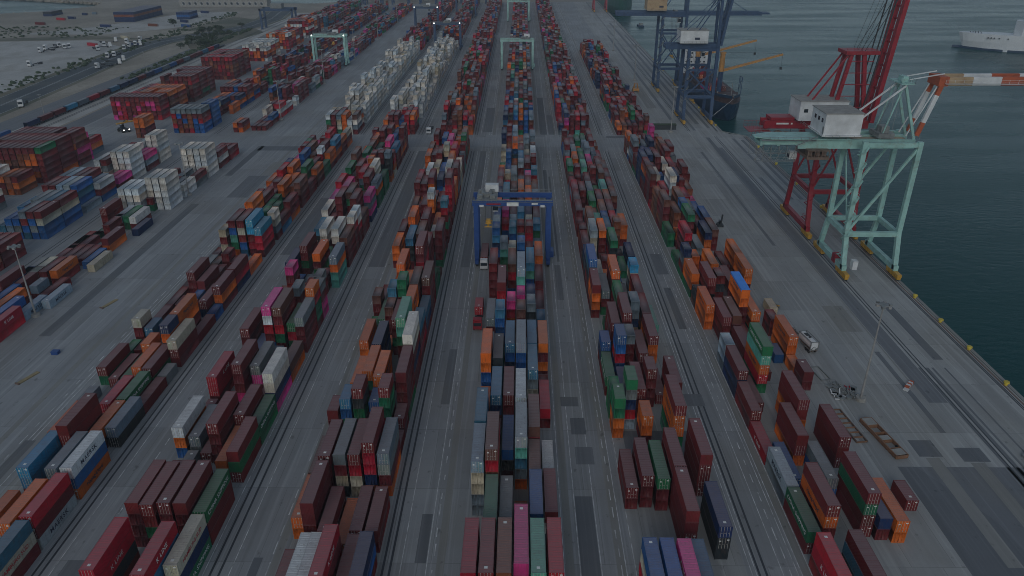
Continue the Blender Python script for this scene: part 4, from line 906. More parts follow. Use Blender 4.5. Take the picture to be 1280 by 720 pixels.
# blue grey cranes at the set-back quay
def blue_crane(cy,label,up,zg,Xl=94.6,Xw=110.4,lamp=False,house_mat='white_paint'):
    global MB
    MB=with_origin(102.5,cy); B=M['blue_grey_crane']; Ya,Yb=cy-8.5,cy+8.5
    g=empty('quay_crane',(102.5,cy,0),label,'quay crane'); legs4(g,Xl,Xw,Ya,Yb,2.6,15,zg,B,w=1.7,bend=1.5)
    for Y in (Ya,Yb):
        MB().beam((Xl+.3,Y,16),(Xw-.3,Y,zg-12),.7).build('brace',B,g); MB().beam((Xw-.3,Y,16),(Xl+.3,Y,zg-12),.7).build('brace',B,g)
        MB().beam((Xl,Y,zg-12),(Xw,Y,zg-12),1.0,1.3).build('cross_beam',B,g)
    stairs(g,Xl,Ya,4,zg-2,M['grey_steel'])
    for Y in (cy-3.2,cy+3.2):
        q=MB(); q.beam((64 if not up else 82,Y,zg),(112.5,Y,zg),1.5,2.8); q.build('girder',B,g)
    q=MB()
    for X in range(82,112,6): q.beam((X,cy-3.2,zg),(X,cy+3.2,zg),.7,1.0)
    q.build('girder_tie',B,g)
    x0,x1=(89.5,105) if up else (84,97)
    q=MB(); q.box(x0,cy-6,zg+2.2,x1,cy+6,zg+8.8); mh=q.build('machinery_house',M[house_mat],g)
    q=MB(); q.prism([(x0-.3,cy-6.3),(x1+.3,cy-6.3),(x1+.3,cy+6.3),(x0-.3,cy+6.3)],zg+8.8,zg+9.0); q.build('roof',M['pile_concrete'],mh)
    q=MB(); q.box(x0+8,cy-6.1,zg+4,x0+10.8,cy-6.0,zg+5.2); q.build('name_plate',M['dark_text'],mh)
    q=MB(); railing(q,[(x0,cy-7,zg+2.2),(x1,cy-7,zg+2.2)]); q.box(x0,cy-7,zg+2.0,x1,cy-6,zg+2.2); q.build('walkway',M['grey_steel'],mh)
    for Y in (cy-4,cy+4):
        MB().beam((Xw+1,Y,zg),(Xw+.5,Y,zg+26),1.4).build('mast_leg',B,g)
        MB().beam((Xl+1,Y,zg+2),(Xw,Y,zg+25.5),.5).build('backstay',B,g)
        MB().beam((Xl-10,Y,zg+1),(Xw,Y,zg+25.5),.3).build('backstay',B,g)
    q=MB(); q.box(Xw-1.5,cy-5,zg+25.5,Xw+2.5,cy+5,zg+26.6); q.build('mast_head',B,g)
    for Y in (cy-3.2,cy+3.2):
        q=MB()
        if up: q.beam((113,Y,zg+.5),(120,Y,zg+52),1.4,2.2,up=(0,1,0))
        else: q.beam((112.5,Y,zg),(161,Y,zg),1.3,2.4); q.beam((Xw,Y,zg+26),(135,Y,zg+1.2),.25); q.beam((Xw,Y,zg+26),(152,Y,zg+1.2),.2)
        q.build('boom',B,g)
    for k in range(8):
        t_=k/7
        p=(113+7*t_,cy,zg+.5+51.5*t_) if up else (113+42*t_,cy,zg)
        q=MB(); q.beam((p[0],cy-2.5,p[2]),(p[0],cy+2.5,p[2]),.6); q.build('boom_tie',B,g)
    if not up: q=MB(); q.box(161,cy-4.2,zg-.4,166,cy+4.2,zg+.6); railing(q,[(161,cy-4.2,zg+.6),(166,cy-4.2,zg+.6)]); q.build('boom_tip_platform',B,g)
    X=101 if up else 104
    q=MB(); q.box(X-3,cy-4,zg-2.6,X+3,cy+4,zg-1.6); q.box(X-1,cy-3,zg-1.6,X+1,cy+3,zg+2.0); q.build('trolley',M['grey_steel'],g)
    q=MB(); q.box(X+2,cy-2,zg-6,X+4,cy+.6,zg-2.6); cb_=q.build('cabin',M['white_paint'],g); q=MB(); q.box(X+2.1,cy-2.08,zg-5.5,X+3.9,cy-2.0,zg-3.6); q.build('window',M['glass'],cb_)
    zs=11 if up else 22
    q=MB(); q.box(X-1,cy-1,zs,X+1,cy+1,zs+.7); q.box(X-.5,cy-6.1,zs-.3,X+.5,cy+6.1,zs+.2); sp_=q.build('spreader',M['yellow_paint'],g)
    q=MB()
    for a in (-.8,.8): q.beam((X+a,cy-1,zs+.6),(X+a*2,cy-2,zg-2.5),.09); q.beam((X+a,cy+1,zs+.6),(X+a*2,cy+2,zg-2.5),.09)
    q.build('hoist_rope',M['dark_steel'],sp_)
    if lamp: sphere_lamp(g,(95.8-102.5,-10.5,16.5),.75,'floodlight')
    return g
blue_crane(441,'tall blue-grey quay crane with white machinery house and raised boom beside the blue ship',True,42.0,lamp=True)
blue_crane(531,'blue-grey quay crane with its long dark boom lowered level over the water',False,50,house_mat='weathered_cream')
for cy_,lb_ in ((1010,'far red quay crane standing beside the green ship'),):
    pass
cy=1025; MB=with_origin(102.5,cy)
g=empty('quay_crane',(102.5,cy,0),'far crimson quay crane by the green container ship near the top edge','quay crane'); legs4(g,94.6,110.4,cy-8,cy+8,2.6,15,44,Rm); 
for Y in (cy-3,cy+3): MB().beam((80,Y,45),(150,Y,45),1.5,2.8).build('girder',Rm,g)
MB=_MB
# distant cranes on the north west dock: blue portal legs and dark cranes
def far_crane(X,Y,mt,label,W=22,D=16,zg=34,name='quay_crane',cat='quay crane',over=20):
    g=empty(name,(X,Y,0),label,cat,'distant cranes along the north dock')
    for x in (-W/2,W/2):
        for y in (-D/2,D/2): _MB().box(x-1,y-.8,0,x+1,y+.8,zg).build('leg',mt,g)
        _MB().box(x-.9,-D/2,10,x+.9,D/2,11.6).build('portal_tie',mt,g)
    for y in (-D/2,D/2): _MB().box(-W/2-over*.6,y-.8,zg-2.5,W/2+over,y+.8,zg).build('girder',mt,g)
    _MB().box(-6,-5,zg,6,5,zg+5).build('machinery_house',M['grey_steel'],g)
    return g
far_crane(-262,850,M['blue_grey_crane'],'distant squat blue gantry crane at the bend of the motorway',W=34,D=14,zg=21,over=2)
for i,(X,Y) in enumerate(((-232,1105),(-205,1110),(-168,1115),(-130,1120),(-95,1130),(-60,1130))):
    far_crane(X,Y,M['blue_grey_crane'],f'{["first","second","third","fourth","fifth","sixth"][i]} distant blue crane from the left along the top edge')
# ------------------------------------------------------------------ ships
def hull(name,mt,cx,y_bow,L,Bm,zdeck,zwl,parent,bow_len=.18,dirn=1,flare=1.25,axis='Y'):
    # bow at y_bow, hull runs to +Y
    b=_MB(); st=[]
    ts=[0,.02,.05,.09,.14,.2,.3,.5,.8,.95,1]
    lv=[zwl-2,zwl+.2,(zwl+zdeck)/2,zdeck]
    for t in ts:
        row=[]
        for j,z in enumerate(lv):
            fz=j/3
            wd=min(1,(t/bow_len))**(.55 if fz>.6 else .8)*(1 if t<.9 else 1-.25*(t-.9)/.1*(1-fz))
            if t==0: wd=.03
            rake=(1-fz)*Bm*.35*(1-t)**6
            row.append((wd*Bm/2,y_bow+rake+t*L if t<1 else y_bow+L,z))
        st.append(row)
    k=len(b.v)
    for row in st:
        for (x,y,z) in row: b.v.append((cx-x,y,z))
        for (x,y,z) in row: b.v.append((cx+x,y,z))
    for i in range(len(st)-1):
        for j in range(3):
            a=k+i*8+j; b.f.append((a,a+1,a+9,a+8)); b.mi.append(0)
            a+=4; b.f.append((a,a+8,a+9,a+1)); b.mi.append(0)
        a=k+i*8; b.f.append((a+3,a+7,a+15,a+11)); b.mi.append(1)
    a=k; b.f.append((a,a+4,a+5,a+1)); b.mi.append(0); b.f.append((a+1,a+5,a+6,a+2)); b.mi.append(0); b.f.append((a+2,a+6,a+7,a+3)); b.mi.append(0)
    a=k+8*(len(st)-1); b.f.append((a,a+3,a+7,a+4)) ; b.mi.append(0)
    return b
g=empty('container_ship',(126.5,447,-3.6),'blue hulled container ship with orange deck cranes moored at the quay','ship')
MB=with_origin(126.5,447)
def lz(mb): mb.v=[(x,y,z+3.6) for x,y,z in mb.v]; return mb
h=hull('hull',None,126.5,447,122,21.5,7.5,-3.6,g); hb=_MB(); hb.v=[(x-126.5,y-447,z+3.6) for x,y,z in h.v]; hb.f=h.f; hb.mi=h.mi; hb.build('hull',[M['hull_blue'],M['deck_red']],g)
# bulwark, forecastle
q=MB(); 
for s in (-1,1):
    q.beam((126.5+s*.6,447.4,11.6),(126.5+s*6.5,456,11.2),.25,1.6); q.beam((126.5+s*6.5,456,11.2),(126.5+s*10.4,470,10.8),.25,1.6)
lz(q).build('bulwark',M['hull_blue'],g)
q=MB(); q.prism([(126,449),(127,449),(132,457),(135.5,470),(117.5,470),(121,457)],7.5,10.2); lz(q).build('forecastle',M['deck_red'],g)
q=MB(); q.box(122.5,455,10.2,124.5,457,11.6); q.box(128.5,455,10.2,130.5,457,11.6); q.tube((126.5,452,10.2),(126.5,452,19),.25); q.beam((121,462,10.2),(121,463,12),.5)
lz(q).build('winch_gear',M['grey_steel'],g)
q=MB()
for s in (-1,1):
    for Y in (464,470): q.beam((126.5+s*9,Y,10.2),(126.5+s*9,Y,20),.3)
    q.beam((126.5+s*9,464,20),(126.5+s*9,470,20),.3); q.beam((126.5+s*9,464,12),(126.5+s*9,470,20),.2); q.beam((126.5+s*9,470,12),(126.5+s*9,464,20),.2)
lz(q).build('lashing_bridge',M['blue_grey_crane'],g)
q=MB()
for Y in (476,490,504,518,532): q.box(117.5,Y,7.5,135.5,Y+12.6,9.3)
lz(q).build('hatch_cover',M['deck_red'],g)
q=MB(); q.box(117,548,7.5,136,560,27); q.box(115.5,548.5,24,137.5,553,27.5); ss=lz(q).build('superstructure',M['hull_white'],g)
for z in (12,15,18,21,25):
    for x in (119,122,125,128,131,134):
        q=MB(); q.box(x-.6,547.9,z,x+.6,547.99,z+1.1); lz(q).build('window',M['glass'],ss)
q=MB(); q.box(123.5,560,7.5,130,566,33); lz(q).build('funnel',M['hull_blue'],g)
def deckcrane(x,y,ang,zb=9,jl=38,rise=9):
    q=MB(); q.tube((x,y,zb),(x,y,zb+13),1.5,k=10); d=lz(q).build('crane_pedestal',M['blue_grey_crane'],g)
    q=MB(); q.tube((x,y,zb+13),(x,y,zb+23.5),1.7,1.5,k=10); q.box(x-1.5,y-1.5,zb+23.5,x+1.5,y+1.5,zb+24.6); lz(q).build('crane_tower',M['orange_paint'],d)
    ex,ey=x+jl*math.cos(ang),y+jl*math.sin(ang); q=MB()
    for s in (-.9,.9): q.beam((x+1.2,y+s*1.3,zb+13.6),(ex,ey+s*.4,zb+13.6+rise),.9,1.0)
    for k in range(8):
        t_=k/8; q.beam((x+1.2+(ex-x)*t_,y-1.1+(ey-y)*t_,zb+13.6+rise*t_),(x+1.2+(ex-x)*t_,y+1.1+(ey-y)*t_,zb+13.6+rise*t_),.5)
    lz(q).build('crane_jib',M['orange_paint'],d)
    q=MB(); q.beam((x,y,zb+24.5),(ex,ey,zb+14+rise),.12); q.beam((ex,ey,zb+13.6+rise),(ex,ey,zb+6+rise),.12); q.box(ex-.6,ey-.6,zb+4.5+rise,ex+.6,ey+.6,zb+6+rise); lz(q).build('crane_wire',M['dark_steel'],d)
    return d
d=deckcrane(124.5,474,.1); sphere_lamp(g,(124.5-126.5,472-447,9+25.5+3.6),.5,'floodlight'); sphere_lamp(g,(-5.5,20,20),.42,'floodlight'); sphere_lamp(g,(-3.6,20,20),.42,'floodlight')
deckcrane(116.5,505,.1,zb=13)
MB=_MB
# deck cargo on the ship: containers as separate things
s=dict(b='T',L=6.1,ch='m',X=77.2,Y=114.5,z=.05,c=0); make_container(s,None,'lone maroon short container at the quayside edge near the small marker frame')
s=dict(b='T',L=6.1,ch='y',X=74.6,Y=196.5,z=.05,c=0); make_container(s,None,'cream short container with yellow end beside the spreader frame on the quay apron')
tp=_MB(); tp.box(-1.24,.0,CH,1.24,12.2,CH+.06); tp.box(-1.26,0,CH-.5,-1.225,12.2,CH+.06)
_q=[d for d in near if d['b']=='B6' and d['i']==0 and 180<d['Y']<192 and d['ch']=='o' and d['c'] in (2,3,4)]
if _q:
    d=_q[0]; o=tp.build('tarpaulin',M['blue_tarp']); o.location=(d['X']+CW/2,d['Y'],d['z']+.01); tag(o,'bright sky-blue tarpaulin over the top orange container of the quayside block','tarpaulin')
ci=0
for (x,y,z,chs) in ((117.8,478,12.9-3.6,'pm'),(120.5,478,9.3,'o'),(123.2,478,9.3,'m'),(126,478,9.3,'rr'),(128.8,478,9.3,'m'),(120.5,518,9.3,'ur'),(123.2,518,9.3,'or'),(126,518,9.3,'mmm')):
    for k,ch in enumerate(chs):
        ci+=1
        s=dict(b='S',L=12.2,ch=ch,X=x-CW/2,Y=y,z=z+k*TIER,c=0); 
        make_container(s,None,f"{CNAME[ch]} container on the blue ship's deck, {ORD[ci-1]} counted from the bow")
g=empty('container_ship',(132,1015,-3.6),'green hulled container ship berthed at the far end of the quay','ship')
h=hull('hull',None,132,1015,260,36,14,-3.6,g); hb=_MB(); hb.v=[(x-132,y-1015,z+3.6) for x,y,z in h.v]; hb.f=h.f; hb.mi=h.mi; hb.build('hull',[M['hull_green'],M['deck_red']],g)
MB=with_origin(132,1015); q=MB(); q.box(118,1050,14,146,1090,26); lz(q).build('deck_cargo',M['hull_red'],g); q=MB(); q.box(118,1100,14,146,1112,40); lz(q).build('superstructure',M['hull_white'],g); MB=_MB
g=empty('container_ship',(-180,1222,-3.6),'long dark red ship moored beyond the yard at the top edge','ship')
q=_MB(); q.prism([(-62,0),(-50,-14),(70,-14),(92,0),(70,14),(-50,14)],0,17); q.build('hull',M['hull_red'],g); q=_MB(); q.box(-45,-12,17,60,12,26); q.build('deck_cargo',M['deck_red'],g); q=_MB(); q.box(-58,-10,17,-48,10,42); q.build('superstructure',M['hull_white'],g)
# white ferry lying across the water at right, bow to the left
g=empty('ferry',(0,0,0),'white passenger ferry with rows of portholes entering at upper right','ferry'); g.location=(418,748,-3.6); g.rotation_euler=(0,0,math.radians(-118))
h=hull('hull',None,0,0,135,23,14.5,0,g,bow_len=.26); hb=_MB(); hb.v=h.v; hb.f=h.f; hb.mi=h.mi; hb.build('hull',[M['hull_white'],M['hull_white']],g)
q=_MB()
for s in (-1,1):
    q.beam((s*.3,-.2,1.0),(s*9,22,.8),.5,2.2); q.beam((s*9,22,.8),(s*11.6,45,.8),.4,2.0); q.beam((s*11.6,45,.8),(s*11.6,130,.8),.4,2.0)
q.tube((0,-3,.6),(0,8,.6),1.6,2.2,k=8)
q.build('boot_topping',M['hull_blue'],g)
q=_MB(); q.prism([(-4,44),(4,44),(10.8,50),(10.8,128),(-10.8,128),(-10.8,50)],14.5,27); ss=q.build('superstructure',M['hull_white'],g)
q=_MB(); q.prism([(-5,50),(5,50),(12.6,53),(12.6,62),(-12.6,62),(-12.6,53)],27,30.4); br_=q.build('bridge',M['hull_white'],g)
q=_MB(); q.box(-12.7,53.2,28,-12.62,61,29.3); q.box(12.62,53.2,28,12.7,61,29.3); q.prism([(-5.1,49.9),(5.1,49.9),(12.7,53.0),(-12.7,53.0)],28,29.4); q.build('window_band',M['glass'],br_)
q=_MB(); q.tube((0,59,30.4),(0,59,40),.5,.2); q.beam((-3,59,35),(3,59,35),.3); q.box(-2.5,74,27,2.5,88,36); q.build('mast',M['hull_white'],g)
for s in (-1,1):
    for z in (16,18.6,21.2,23.8):
        for y in range(54,126,4):
            q=_MB(); q.box(s*10.82-.04,y,z,s*10.82+.04,y+1.3,z+1.2) ; q.build('window',M['glass'],ss)
    q=_MB()
    for y in (24,26.5,29,33,40): q.box(s*11.0-.9,y,11.0,s*11.0+.9,y+1.0,12.0)
    q.build('mooring_port',M['dark_steel'],g)
q=_MB()
for i in range(9): q.box(-6+i*1.4,9+abs(i-4)*2.2,14.5,-5.2+i*1.4,9.6+abs(i-4)*2.2,15.4)
q.build('deck_gear',M['dark_steel'],g)
# ------------------------------------------------------------------ lamp masts
def mast(name='lamp_mast',h=26):
    e=empty(name,(0,0,0),'x','lamp mast')
    _MB().tube((0,0,.9),(0,0,h),.3,.13,k=10).build('pole',M['mast_paint'],e)
    _MB().tube((0,0,0),(0,0,.9),1.3,1.2,k=12).build('base',M['pile_concrete'],e)
    hd=_MB().tube((0,0,h-.3),(0,0,h),1.1,1.1,k=12).build('head_ring',M['grey_steel'],e)
    for k in range(6):
        a=k*math.pi/3; x,y=1.5*math.cos(a),1.5*math.sin(a)
        _MB().box(x-.33,y-.33,h-.5,x+.33,y+.33,h+.02).build('floodlight',M['mast_paint' if k%2 else 'grey_steel'],hd)
    return e
m0=mast(); first=True
MP=[(84.2,153.0,26.6,'tall lamp mast with a round concrete base beside the loose chassis'),(84.2,411.5,25,'lamp mast on the quay by the foot of the blue-grey crane'),(-144.2,194,22.6,'lamp mast at far left beside the white long container'),(-142,303,22.6,'lamp mast in front of the stacked white reefers, left yard'),
 (-141,437,22.6,'lamp mast at the wide road just past the cross aisle'),(-141,545,24,'lamp mast left of the aqua gantry crane legs'),(-141,655,24,'lamp mast behind the aqua gantry crane'),(-141,770,24,'farthest lamp mast but one along the wide road'),(-141,900,24,'farthest lamp mast along the wide road'),(-280,435,15,'slim lamp post beside the railway wagons'),(-290,590,15,'slim lamp post where the wagons meet the yard'),(-296,735,15,'slim lamp post among the roadside trees'),(84.2,560,25,'distant quay lamp mast behind the blue-grey cranes'),(84.2,700,25,'farther quay lamp mast near the green ship'),(-360,900,15,'pole lamp beside the dirt lot near the stacked blue boxes')]
for i,(x,y,h,l) in enumerate(MP):
    if first: e=m0; e.location=(x,y,0); e['label']=l; e['group']='lamp masts'; first=False
    else: e=dup(m0,(x,y,0),l,'lamp masts')
    s=h/26.0; e.scale=(1 if s>.8 else .6,1 if s>.8 else .6,s)
# ------------------------------------------------------------------ bollards, cones
def bollard(): 
    b=_MB(); b.tube((0,0,0),(0,0,.5),.35,.28,k=10); b.tube((0,0,.5),(0,0,.72),.5,.42,k=10); return b.mesh('bollard',M['bollard_yellow'])
bm_=bollard(); ys=[145,160,177.4,193,208.8,260,290,320,350,380]
for i,y in enumerate(ys):
    o=bpy.data.objects.new('bollard',bm_); C.objects.link(o); o.location=(123.9,y,0); o.scale=(1.5,1.5,1.5)
    tag(o,f'yellow mooring bollard at the quay edge, {ORD[i]} counted from the camera','bollard','yellow bollards on the quay edge')
for i,y in enumerate((425,440,470,500,560,600,650)):
    o=bpy.data.objects.new('bollard',bm_); C.objects.link(o); o.location=(112.3,y,0); o.scale=(1.4,1.4,1.4)
    tag(o,f'yellow mooring bollard on the set-back quay, {ORD[i]} from the step','bollard','yellow bollards on the quay edge')
# ------------------------------------------------------------------ loose kit on the apron
def rot(b,a): c_,s_=math.cos(a),math.sin(a); b.v=[(x*c_-y*s_,x*s_+y*c_,z) for x,y,z in b.v]; return b
e=empty('tank_container',(79.6,178,0),'silver cylindrical tank container on a dark chassis near the quay apron','tank container',rz=.18)
_MB().tube((0,-3.3,2.45),(0,2.9,2.45),1.2,k=18).build('tank',M['white_paint'],e)
fr=_MB()
for x in (-1.15,1.15):
    for y in (-3.4,3.0): fr.box(x-.09,y-.09,1.15,x+.09,y+.09,3.7)
    for z in (1.2,3.65): fr.box(x-.08,-3.4,z-.08,x+.08,3.0,z+.08)
for y in (-3.4,3.0):
    for z in (1.2,3.65): fr.box(-1.1,y-.08,z-.08,1.1,y+.08,z+.08)
    fr.beam((-1.1,y,1.2),(0,y,2.2),.12); fr.beam((1.1,y,1.2),(0,y,2.2),.12)
fr.build('frame',M['grey_steel'],e)
mh=_MB(); mh.tube((0,-.6,3.6),(0,-.6,3.85),.4); mh.box(-.5,.2,3.6,.5,1.8,3.72); mh.build('hatch',M['dark_steel'],e)
ch=_MB()
for x in (-.6,.6): ch.box(x-.12,-3.6,.85,x+.12,9.6,1.12)
for y in (-3.2,0,3,6,9.2): ch.box(-1.2,y-.1,.86,1.2,y+.1,1.1)
co_=ch.build('chassis',M['rusty_steel'],e)
for y in (-2.6,-1.3,8.4):
    for x in (-.95,.95): _MB().tube((x-.15,y,.5),(x+.15,y,.5),.5,k=12).build('wheel',M['rubber'],co_)
def rack(x,y,L,W,label,rz,m_='grey_steel',h=.5,n=6,mat2=None):
    e=empty('skeletal_frame',(x,y,0),label,'chassis',rz=rz)
    f_=_MB()
    for s in (-W/2,W/2): f_.box(s-.12,-L/2,.15,s+.12,L/2,.15+h)
    f_.build('side_rail',M[m_],e)
    f_=_MB()
    for k in range(n+1): yy=-L/2+k*L/n; f_.box(-W/2+.12,yy-.1,.2,W/2-.12,yy+.1,.12+h)
    f_.build('cross_bar',M[mat2 or m_],e); return e
rack(78.4,164.6,6.2,2.5,'small grey steel flat rack lying between the tank and the mast',.16,h=.25,n=1)
rack(76.9,142.2,12.4,2.5,'rusty red skeletal chassis lying beside the long maroon container',.12,'rusty_steel',.4,7,'tan_rust')
e=rack(82.9,137.4,14.0,2.7,'rusty tan low-bed trailer with black openings on the apron',.17,'tan_rust',.9,5)
dk=_MB(); dk.box(-1.2,-6.6,.9,1.2,-4.6,1.05); dk.box(-1.2,4.2,.9,1.2,6.8,1.1); dk.box(-1.1,-1.4,.95,1.1,0.2,1.05); dk.build('deck_plate',M['pile_concrete'],e)
for y in (-5.8,-4.6,-3.4,5.6):
    for x in (-1.25,1.25): _MB().tube((x-.2,y,.45),(x+.2,y,.45),.45,k=10).build('wheel',M['rubber'],e)
def pile(x,y,m_,label,n=14,r=1.6,cat='scrap pile',nm='spreader_gear'):
    rr=random.Random(int(x*7+y)); e=empty(nm,(x,y,0),label,cat)
    a=_MB()
    for k in range(n):
        p=Vector((rr.uniform(-r,r),rr.uniform(-r,r),rr.uniform(.1,.5))); q=p+Vector((rr.uniform(-1.6,1.6),rr.uniform(-1.6,1.6),rr.uniform(0,.9)))
        a.beam(p,q,.22)
    a.build('bars',M[m_],e)
    for k in range(4):
        ax,ay=rr.uniform(-r,r),rr.uniform(-r,r); _MB().tube((ax,ay,.05),(ax,ay,.55),.75,k=12).build('cable_drum',M['grey_steel'],e)
    return e
pile(80.0,158.2,'grey_steel','tangle of grey spreader parts and drums near the red drum',12)
pile(83.0,155.0,'grey_steel','grey lifting gear heaped against the mast base',20,1.4)
pile(79.2,154.2,'white_paint','pale heap of lifting gear left of the mast base',9,1.2)
pile(91.0-7.2,157.5,'red_crane','small red and grey drum pile behind the mast base',6,.7)
e=empty('barrier',(99.3,159.6,0),'orange and white striped concrete barrier lying on the open apron','barrier',rz=.8)
for k in range(5): _MB().box(-2.2+k*.75,-.5,0,-1.45+k*.75,.5,.7).build('stripe_block',M['white_paint' if k%2 else 'rust_orange'],e)
_MB().box(-3.4,-.8,0,-2.3,.4,.35).build('foot_block',M['white_paint'],e)
pile(112.2,131.4,'red_crane','red crane fitting standing near the crane rail at right edge',8,.8)
pile(77.6,201.5,'yellow_paint','yellow spreader frame lying beside the quayside block',16,1.6)
e=empty('yellow_sign_frame',(79.8,116.6,0),'small yellow and black marker frame at the corner of the block','marker'); _MB().box(-.5,-1.1,0,.5,-.9,1.1).build('panel',M['tan_timber'],e); _MB().box(-.5,.9,0,.5,1.1,1.1).build('panel',M['tan_timber'],e); _MB().box(-.9,-1.3,.5,-.7,1.3,.8).build('rail',M['dark_steel'],e)
for x,y,rz_,l in ((-126.6,160.5,-.35,'yellow timber beam on the wide left road, nearer one'),(-126.1,201.9,-.3,'yellow timber beam on the wide left road, farther one')):
    e=empty('timber_beam',(x,y,0),l,'beam',rz=rz_); _MB().box(-.55,-3,0,.55,3,.22).build('beam',M['tan_timber'],e); _MB().box(-.7,-3.2,0,.7,-2.9,.4).build('end_stop',M['rusty_steel'],e)
e=empty('pallet_box',(-126.2,172.6,0),'small blue crate alone on the wide left road','crate'); _MB().box(-.9,-.7,0,.9,.7,.8).build('crate_body',M['blue_crane'],e); _MB().box(-1,-.8,.8,1,.8,.9).build('lid',M['blue_crane'],e)
# ------------------------------------------------------------------ trucks
def truck(cabm,label,loc_,rz=0,load=None,trailer=True,group='trucks',cat='truck'):
    e=empty('truck',loc_,label,cat,group,rz)
    c_=_MB(); c_.prism([(-1.25,-8.6),(1.25,-8.6),(1.25,-6.4),(-1.25,-6.4)],.7,3.2); c_.prism([(-1.2,-8.3),(1.2,-8.3),(1.2,-6.5),(-1.2,-6.5)],3.2,3.7); cb_=c_.build('cab',cabm,e)
    _MB().box(-1.1,-8.66,1.8,1.1,-8.6,2.8).build('windscreen',M['glass'],cb_)
    t_=_MB(); t_.box(-.5,-6.4,.75,.5,6.3,1.1)
    for y in (-5,-1,3,6): t_.box(-1.2,y-.12,.8,1.2,y+.12,1.1)
    tr=t_.build('trailer',M['dark_steel'],e)
    for y in (-7.6,-5.4,3.6,4.9):
        for x in (-1.0,1.0): _MB().tube((x-.18,y,.5),(x+.18,y,.5),.5,k=10).build('wheel',M['rubber'],e)
    return e
tk=truck(M['white_paint'],'white cabbed terminal truck at the crossing of the second aisle',(-50.2,413,0))
t2=dup(tk,(-11.9,236,0),'terminal truck waiting under the blue gantry crane spreader','trucks')
s=dict(b='T',L=12.2,ch='m',X=-11.9-CW/2,Y=230,z=1.12,c=0); make_container(s,None,'maroon container on the truck under the blue gantry crane')
t3=dup(tk,(-11.9,194.5,0),'red terminal truck with an empty skeletal trailer beside the central block','trucks')
for c_ in t3.children:
    if c_.name.startswith('cab'): c_.data=c_.data.copy(); c_.data.materials[0]=M['red_crane']
s=dict(b='T',L=6.1,ch='r',X=-11.9-CW/2,Y=194,z=1.12,c=0); make_container(s,None,'crimson short container on the truck left of the central block')
LOT=[(133,84),(137,81),(142,77),(137,71),(147,69),(158,61),(164,58),(61,64),(66,61),(71,58),(80,60),(86,59),(120,62),(126,60),(131,57),(134,53),(170,58),(174,56),(166,53),(30,131),(46,81),(183,50)]
def gpt(px,py,z=0.0):
    a=(px-640)/F; b_=(360-py)/F; cp,sp_=math.cos(PIT),math.sin(PIT); cs_,ss_=math.cos(PSI),math.sin(PSI)
    Rr=(cs_,ss_,0);FW=(-ss_*cp,cs_*cp,-sp_);U=(-ss_*sp_,cs_*sp_,cp); d=[Rr[i]*a+U[i]*b_+FW[i] for i in range(3)]; t_=(z-CAMH)/d[2]; return d[0]*t_,d[1]*t_
for i,(px,py) in enumerate(LOT):
    x,y=gpt(px,py); e=dup(tk,(x,y,0),f'white truck in the dirt lot by the motorway, {ORD[i]} in the straggling line','trucks parked in the dirt lot',rz=R.uniform(-.4,2.2)); e.scale=(1.1,1.1,1.3)
for i,(px,py,ch,L) in enumerate([(110,61,'r',13.7),(152,51,'y',12.2),(167,60,'n',12.2),(73,27,'r',12.2),(55,31,'m',12.2),(93,24,'n',12.2),(137,34,'n',12.2),(196,33,'u',12.2),(228,30,'n',12.2),(236,34,'b',12.2),(245,23,'w',12.2),(255,18,'n',12.2),(108,19,'n',6.1),(120,18,'s',6.1)]):
    x,y=gpt(px,py); s=dict(b='T',L=L,ch=ch,X=x,Y=y,z=0.05,c=0); e=make_container(s,None,f'{CNAME[ch]} container standing alone in the far dirt lots, {ORD[i]} listed from the motorway'); e.rotation_euler=(0,0,1.2+R.uniform(-.3,.3)); e.scale=(1.4,1.4,1.4) if False else (1,1,1)
# far stacks of boxes as block storage
def stackblock(x,y,nx,ny,nz,chs,label,rz=0):
    e=empty('container_stack',(x,y,0),label,'container stack',rz=rz)
    for k in range(nz):
        ch=chs[k%len(chs)]; b_=_MB()
        for i in range(nx):
            for j in range(ny): b_.box(i*2.6,j*12.6,k*TIER,i*2.6+2.44,j*12.6+12.2,k*TIER+2.62)
        o=b_.build('tier',M['paint_info'],e); o.color=(*PAL[ch],1)
    return e
stackblock(-470,905,9,6,4,'nnun','tall stack of navy containers in the dirt lot, largest of the far heaps')
stackblock(-408,930,6,2,3,'nbn','smaller navy container stack right of the largest far heap')
stackblock(-585,960,4,2,2,'nk','low dark container pile near the inlet shore')
# wagons
wag=[]
for i in range(26):
    y=372+i*13.6; ch=R.choice('mnbskrmmtn') if i not in (6,) else 'c'
    e=empty('rail_wagon',(-278.3,y,0),f'flat rail wagon with {CNAME[ch]} container, {ORD[i]} from the near end of the train','rail wagon','container wagons on the railway')
    if i==0:
        f_=_MB().box(-1.3,0,.9,1.3,13,1.2); me_f=f_.mesh('wagon_frame',M['dark_steel'])
        wb=_MB()
        for yy in (1.6,3.2,9.8,11.4):
            for x in (-.78,.78): wb.tube((x-.07,yy,.55),(x+.07,yy,.55),.42,k=10)
        me_w=wb.mesh('wheel_set',M['rubber'])
    for nm,me_ in (('wagon_frame',me_f),('wheel_set',me_w)): o=bpy.data.objects.new(nm,me_); C.objects.link(o); o.parent=e
    if R.random()<.88:
        b_=bpy.data.objects.new('container',MESH[12.2]['body']); C.objects.link(b_); b_.parent=e; b_.location=(0,.4,1.2); b_.color=(*PAL[ch],1)
